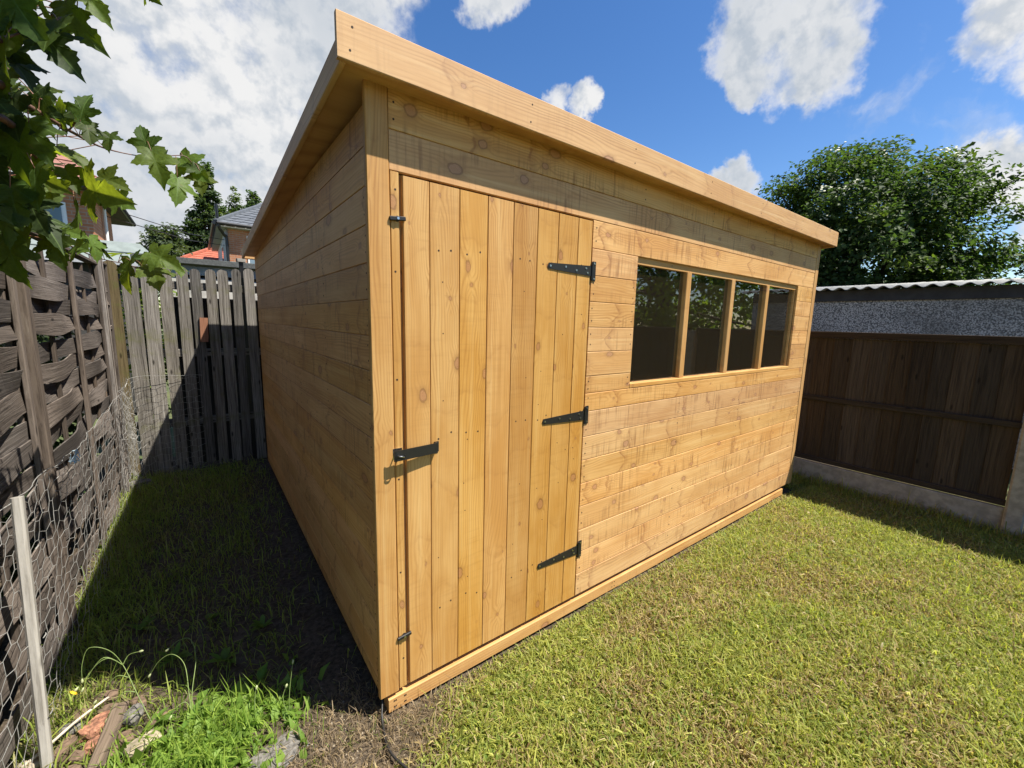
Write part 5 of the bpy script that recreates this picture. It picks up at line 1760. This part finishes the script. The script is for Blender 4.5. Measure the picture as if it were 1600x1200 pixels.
def leaf_blade(mb, p, dirv, length, width, curl=0.4):
    """a lance-shaped leaf of eight triangles with a bent midrib"""
    p, d = Vector(p), Vector(dirv).normalized()
    sd = d.cross(Vector((0, 0, 1))).normalized() if abs(d.z) < .95 else Vector((1, 0, 0))
    nrm = sd.cross(d).normalized()
    prof = [(0, .12), (.25, .75), (.55, 1.0), (.82, .6), (1.0, 0.03)]
    V, F = [], []
    for f, w_ in prof:
        c = p + d * length * f - Vector((0, 0, 1)) * curl * length * f * f
        V += [c - sd * width * w_ / 2 + nrm * width * .12, c, c + sd * width * w_ / 2 + nrm * width * .12]
    for i_ in range(len(prof) - 1):
        a = 3 * i_
        F += [(a, a + 1, a + 4, a + 3), (a + 1, a + 2, a + 5, a + 4)]
    mb.add(V, F)


M['weed_leaf'] = leaf_mat('weed_leaf', None, (0.12, 0.20, 0.035), (0.32, 0.46, 0.05), 0.38, False, 0.5, 0.3)
wr = random.Random(3)


def weed(name, label, base, stems, rosette, flower=None, group='hawkweeds in the near left corner'):
    t = thing(name, label, 'weed', base, group)
    for pts in stems:
        sp = smooth_path(pts, 6)
        s = MB().tube(sp, 0.0016, 5, 0.6).build('stem', M['stem'], t, smooth=True)
        e, d = sp[-1], (sp[-1] - sp[-2]).normalized()
        bd = MB()
        bd.tube([e - d * .002, e + d * .004, e + d * .010, e + d * .014], [.0015, .0036, .0042, .0016], 7)
        bd.build('bud', M['bud'], s, smooth=True)
    if flower is not None:
        sp = smooth_path(flower, 6)
        s = MB().tube(sp, 0.0016, 5, 0.7).build('stem', M['stem'], t, smooth=True)
        e, d = sp[-1], (sp[-1] - sp[-2]).normalized()
        fb = MB()
        sd = d.cross(Vector((0.2, 0.3, 1))).normalized()
        up_ = sd.cross(d)
        fb.tube([e - d * .004, e + d * .004, e + d * .010], [.0015, .0045, .0055], 8)
        fb.build('bud', M['bud'], s, smooth=True)
        pb = MB()
        for ring_, (rr, ln_) in enumerate(((.0125, .010), (.009, .012), (.005, .013))):
            for q in range(12):
                a = 2 * math.pi * (q + .3 * ring_) / 12
                o_ = sd * math.cos(a) + up_ * math.sin(a)
                c0, c1 = e + d * .009 + o_ * .003, e + d * (.009 + ln_ * .6) + o_ * rr
                tw = d.cross(o_) * .0021
                pb.add([c0 - tw * .5, c0 + tw * .5, c1 + tw, c1 - tw], [(0, 1, 2, 3)])
        pb.build('petals', M['yellow'], s)
    if rosette:
        for _ in range(rosette):
            lb = MB()
            a = wr.uniform(0, 2 * math.pi)
            leaf_blade(lb, Vector(base) + Vector((0, 0, .004)), (math.cos(a), math.sin(a), wr.uniform(.3, 1.1)), wr.uniform(.05, .09), wr.uniform(.012, .022), wr.uniform(.2, .7))
            lb.build('leaf', M['weed_leaf'], t, smooth=True)
    return t


B1 = (-0.668, 0.434, 0.0)
n1 = (-0.752, 0.60, 0.165)
weed('hawkweed', 'drooping branched weed with one small yellow flower by the wooden stake', B1,
     [[B1, (-.71, .51, .09), n1, (-.785, .61, .235), (-.835, .62, .262), (-.855, .61, .215), (-.858, .60, .165)],
      [n1, (-.79, .61, .205), (-.83, .61, .185), (-.858, .60, .13)],
      [n1, (-.735, .61, .190), (-.705, .60, .196)],
      [(-.735, .56, .135), (-.765, .57, .150), (-.795, .57, .125), (-.825, .57, .085)],
      [(-.715, .52, .095), (-.745, .53, .105), (-.775, .53, .075), (-.795, .52, .035)]],
     9, [n1, (-.80, .615, .21), (-.845, .61, .165), (-.872, .60, .138)])
B2 = (-0.560, 0.385, 0.0)
weed('hawkweed', 'weed with tall hooked green stems and closed buds in the middle of the weedy patch', B2,
     [[B2, (-.565, .45, .06), (-.575, .53, .125), (-.610, .57, .158), (-.650, .585, .140), (-.680, .59, .095)],
      [B2, (-.555, .45, .065), (-.540, .54, .130), (-.555, .60, .175), (-.590, .61, .180), (-.622, .61, .160)],
      [B2, (-.562, .40, .035), (-.575, .41, .062), (-.60, .405, .060), (-.615, .40, .040)]], 10)
B3 = (-0.378, 0.235, 0.0)
weed('hawkweed', 'single upright weed stem with a pale closed bud on bare soil', B3, [[B3, (-.376, .25, .04), (-.372, .27, .075), (-.366, .28, .098)]], 6)
B4 = (-0.27, 0.20, 0.0)
weed('seedling', 'thin twining seedling with two wispy stems near the shed corner', B4,
     [[B4, (-.272, .21, .04), (-.265, .225, .09), (-.255, .24, .135), (-.248, .25, .165)], [B4, (-.285, .21, .03), (-.288, .225, .07), (-.278, .23, .095)]], 8, None, 'seedlings near the shed corner')

# little plants behind the weeds, in the shade of the passage
for k, (x, y) in enumerate(((-.62, .75), (-.45, .62), (-.35, .42), (-.50, .95), (-.75, 1.05), (-.30, .75))):
    t = thing('seedling', ['small shaded broad leaved weed just past the hooked stems', 'small shaded weed left of the single upright bud', 'small shaded weed right of the single upright bud', 'shaded weed in the middle of the passage beside the shed',
                          'shaded weed at the foot of the woven fence', 'shaded weed close to the shed side wall'][k], 'weed', (x, y, 0), 'shaded weeds in the passage')
    for _ in range(8):
        lb = MB()
        a = wr.uniform(0, 2 * math.pi)
        leaf_blade(lb, (x, y, .005), (math.cos(a), math.sin(a), wr.uniform(.5, 1.6)), wr.uniform(.05, .10), wr.uniform(.018, .032), wr.uniform(.2, .6))
        lb.build('leaf', M['weed_leaf'], t, smooth=True)


def rock(name, label, cat, c, size, mat, seed, rot=0.0, group=None, flat=1.0):
    rnd = random.Random(seed)
    V, F = [], []
    nu, nv = 9, 6
    ex = rnd.uniform(.45, .75)
    for j in range(nv + 1):
        th = math.pi * j / nv
        for i_ in range(nu):
            ph = 2 * math.pi * i_ / nu
            f = lambda q: math.copysign(abs(q) ** ex, q)
            k = 1 + rnd.uniform(-.13, .13)
            x, y, z = f(math.sin(th)) * f(math.cos(ph)) * k, f(math.sin(th)) * f(math.sin(ph)) * k, f(math.cos(th)) * k
            x, y = x * math.cos(rot) * size[0] - y * math.sin(rot) * size[1], x * math.sin(rot) * size[0] + y * math.cos(rot) * size[1]
            V.append((x, y, z * size[2]))
    for j in range(nv):
        for i_ in range(nu):
            F.append((j * nu + i_, (j + 1) * nu + i_, (j + 1) * nu + (i_ + 1) % nu, j * nu + (i_ + 1) % nu))
    o = add(name, mesh(name, V, F, mat), Matrix.Translation(c))
    return tag(o, label, cat, group)


R = M['rubble']
G1 = 'rubble at the foot of the wooden stake'
rock('broken_brick', 'broken orange brick under the pale stick, largest of the rubble', 'brick', (-.822, .535, .012), (.050, .032, .020), R[0], 1, .9, G1)
rock('broken_brick', 'orange brick fragment nearer the viewer beside the wooden offcut', 'brick', (-.812, .462, .006), (.040, .026, .018), R[0], 2, .3, G1)
rock('brick_chip', 'small orange chip at the foot of the stake', 'brick', (-.958, .512, .006), (.020, .016, .012), R[0], 3, .5, G1)
rock('stone', 'cream stone half under the weeds right of the offcut', 'stone', (-.690, .372, .006), (.045, .028, .016), R[1], 4, .4, G1)
rock('stone', 'grey brown stone behind the wooden offcut', 'stone', (-.728, .512, .012), (.032, .026, .028), R[2], 5, 1.0, G1)
rock('stone', 'dark grey stone left of the orange brick', 'stone', (-.895, .572, .008), (.034, .026, .020), R[2], 6, .2, G1)
rock('stone', 'pale stone at the bottom left corner by the stake', 'stone', (-.975, .478, .004), (.034, .024, .020), R[1], 7, .2, G1)
rock('stone', 'pale stone at the far corner where the two fences meet', 'stone', (-.93, 3.22, .015), (.07, .05, .035), R[2], 8, .4)
cl = [(-.86, .44), (-.90, .50), (-.78, .40), (-.74, .43), (-.93, .45), (-.87, .385), (-.66, .46), (-.80, .60), (-.88, .64), (-.72, .58), (-.82, .68)]
for k, (x, y) in enumerate(cl):
    rock('soil_clod', ['brown earth clod right behind the orange brick fragment', 'brown clod between the pale stick and the stake', 'earth clod under the near end of the wooden offcut', 'earth clod between the offcut and the cream stone', 'brown clod beside the foot of the stake', 'earth clod nearest the viewer by the stake', 'earth clod under the weed leaves behind the cream stone', 'shaded clod just beyond the orange brick', 'shaded clod beyond the dark grey stone', 'shaded clod beside the drooping weed stem', 'shaded clod farthest into the passage'][k], 'clod', (x, y, .002), (wr.uniform(.02, .04), wr.uniform(.018, .03), wr.uniform(.010, .02)), R[3], 20 + k, wr.uniform(0, 3), 'earth clods by the stake')
o = bar('wooden_offcut', (-.765, .570, .030), (-.800, .330, .020), .022, .046, Vector((0.1, 0, 1)), M['old_wood'], None, .004)
tag(o, 'grey brown wooden offcut lying across the rubble', 'offcut')
o = MB().tube(smooth_path([(-.985, .470, .022), (-.93, .50, .040), (-.87, .555, .050), (-.800, .610, .052)], 4), .0052, 7, .75).build('stick', M['stick'], smooth=True)
tag(o, 'pale dry stick lying over the broken brick', 'stick')
rock('slab', 'flat grey slab of weathered concrete in the soil right of the weeds', 'slab', (-.335, .075, -.006), (.095, .060, .014), R[2], 40, .3)
o = MB().tube(smooth_path([(0.01, .03, .05), (-.008, -.02, .015), (-.018, -.07, .008), (-.026, -.12, .010), (-.020, -.17, .008), (.005, -.24, .006), (.03, -.33, .004), (.02, -.5, .004)], 5), .0045, 8).build('cable', M['cable'], smooth=True)
tag(o, 'thin black cable running out from under the shed corner', 'cable')
ch = MB()
for _ in range(420):
    x, y = wr.gauss(-.20, .17), wr.gauss(-.02, .13)
    if x > 0 and y > -.02:
        continue
    s = wr.uniform(.002, .006)
    a = wr.uniform(0, 3)
    z = float(height(x, y))
    c, d = math.cos(a) * s, math.sin(a) * s
    ch.add([(x - c, y - d, z), (x + d, y - c, z), (x + c, y + d, z), (x, y, z + s * .9)], [(0, 1, 3), (1, 2, 3), (2, 0, 3)])
kind(ch.build('gravel_chips', R[1]), 'stuff')
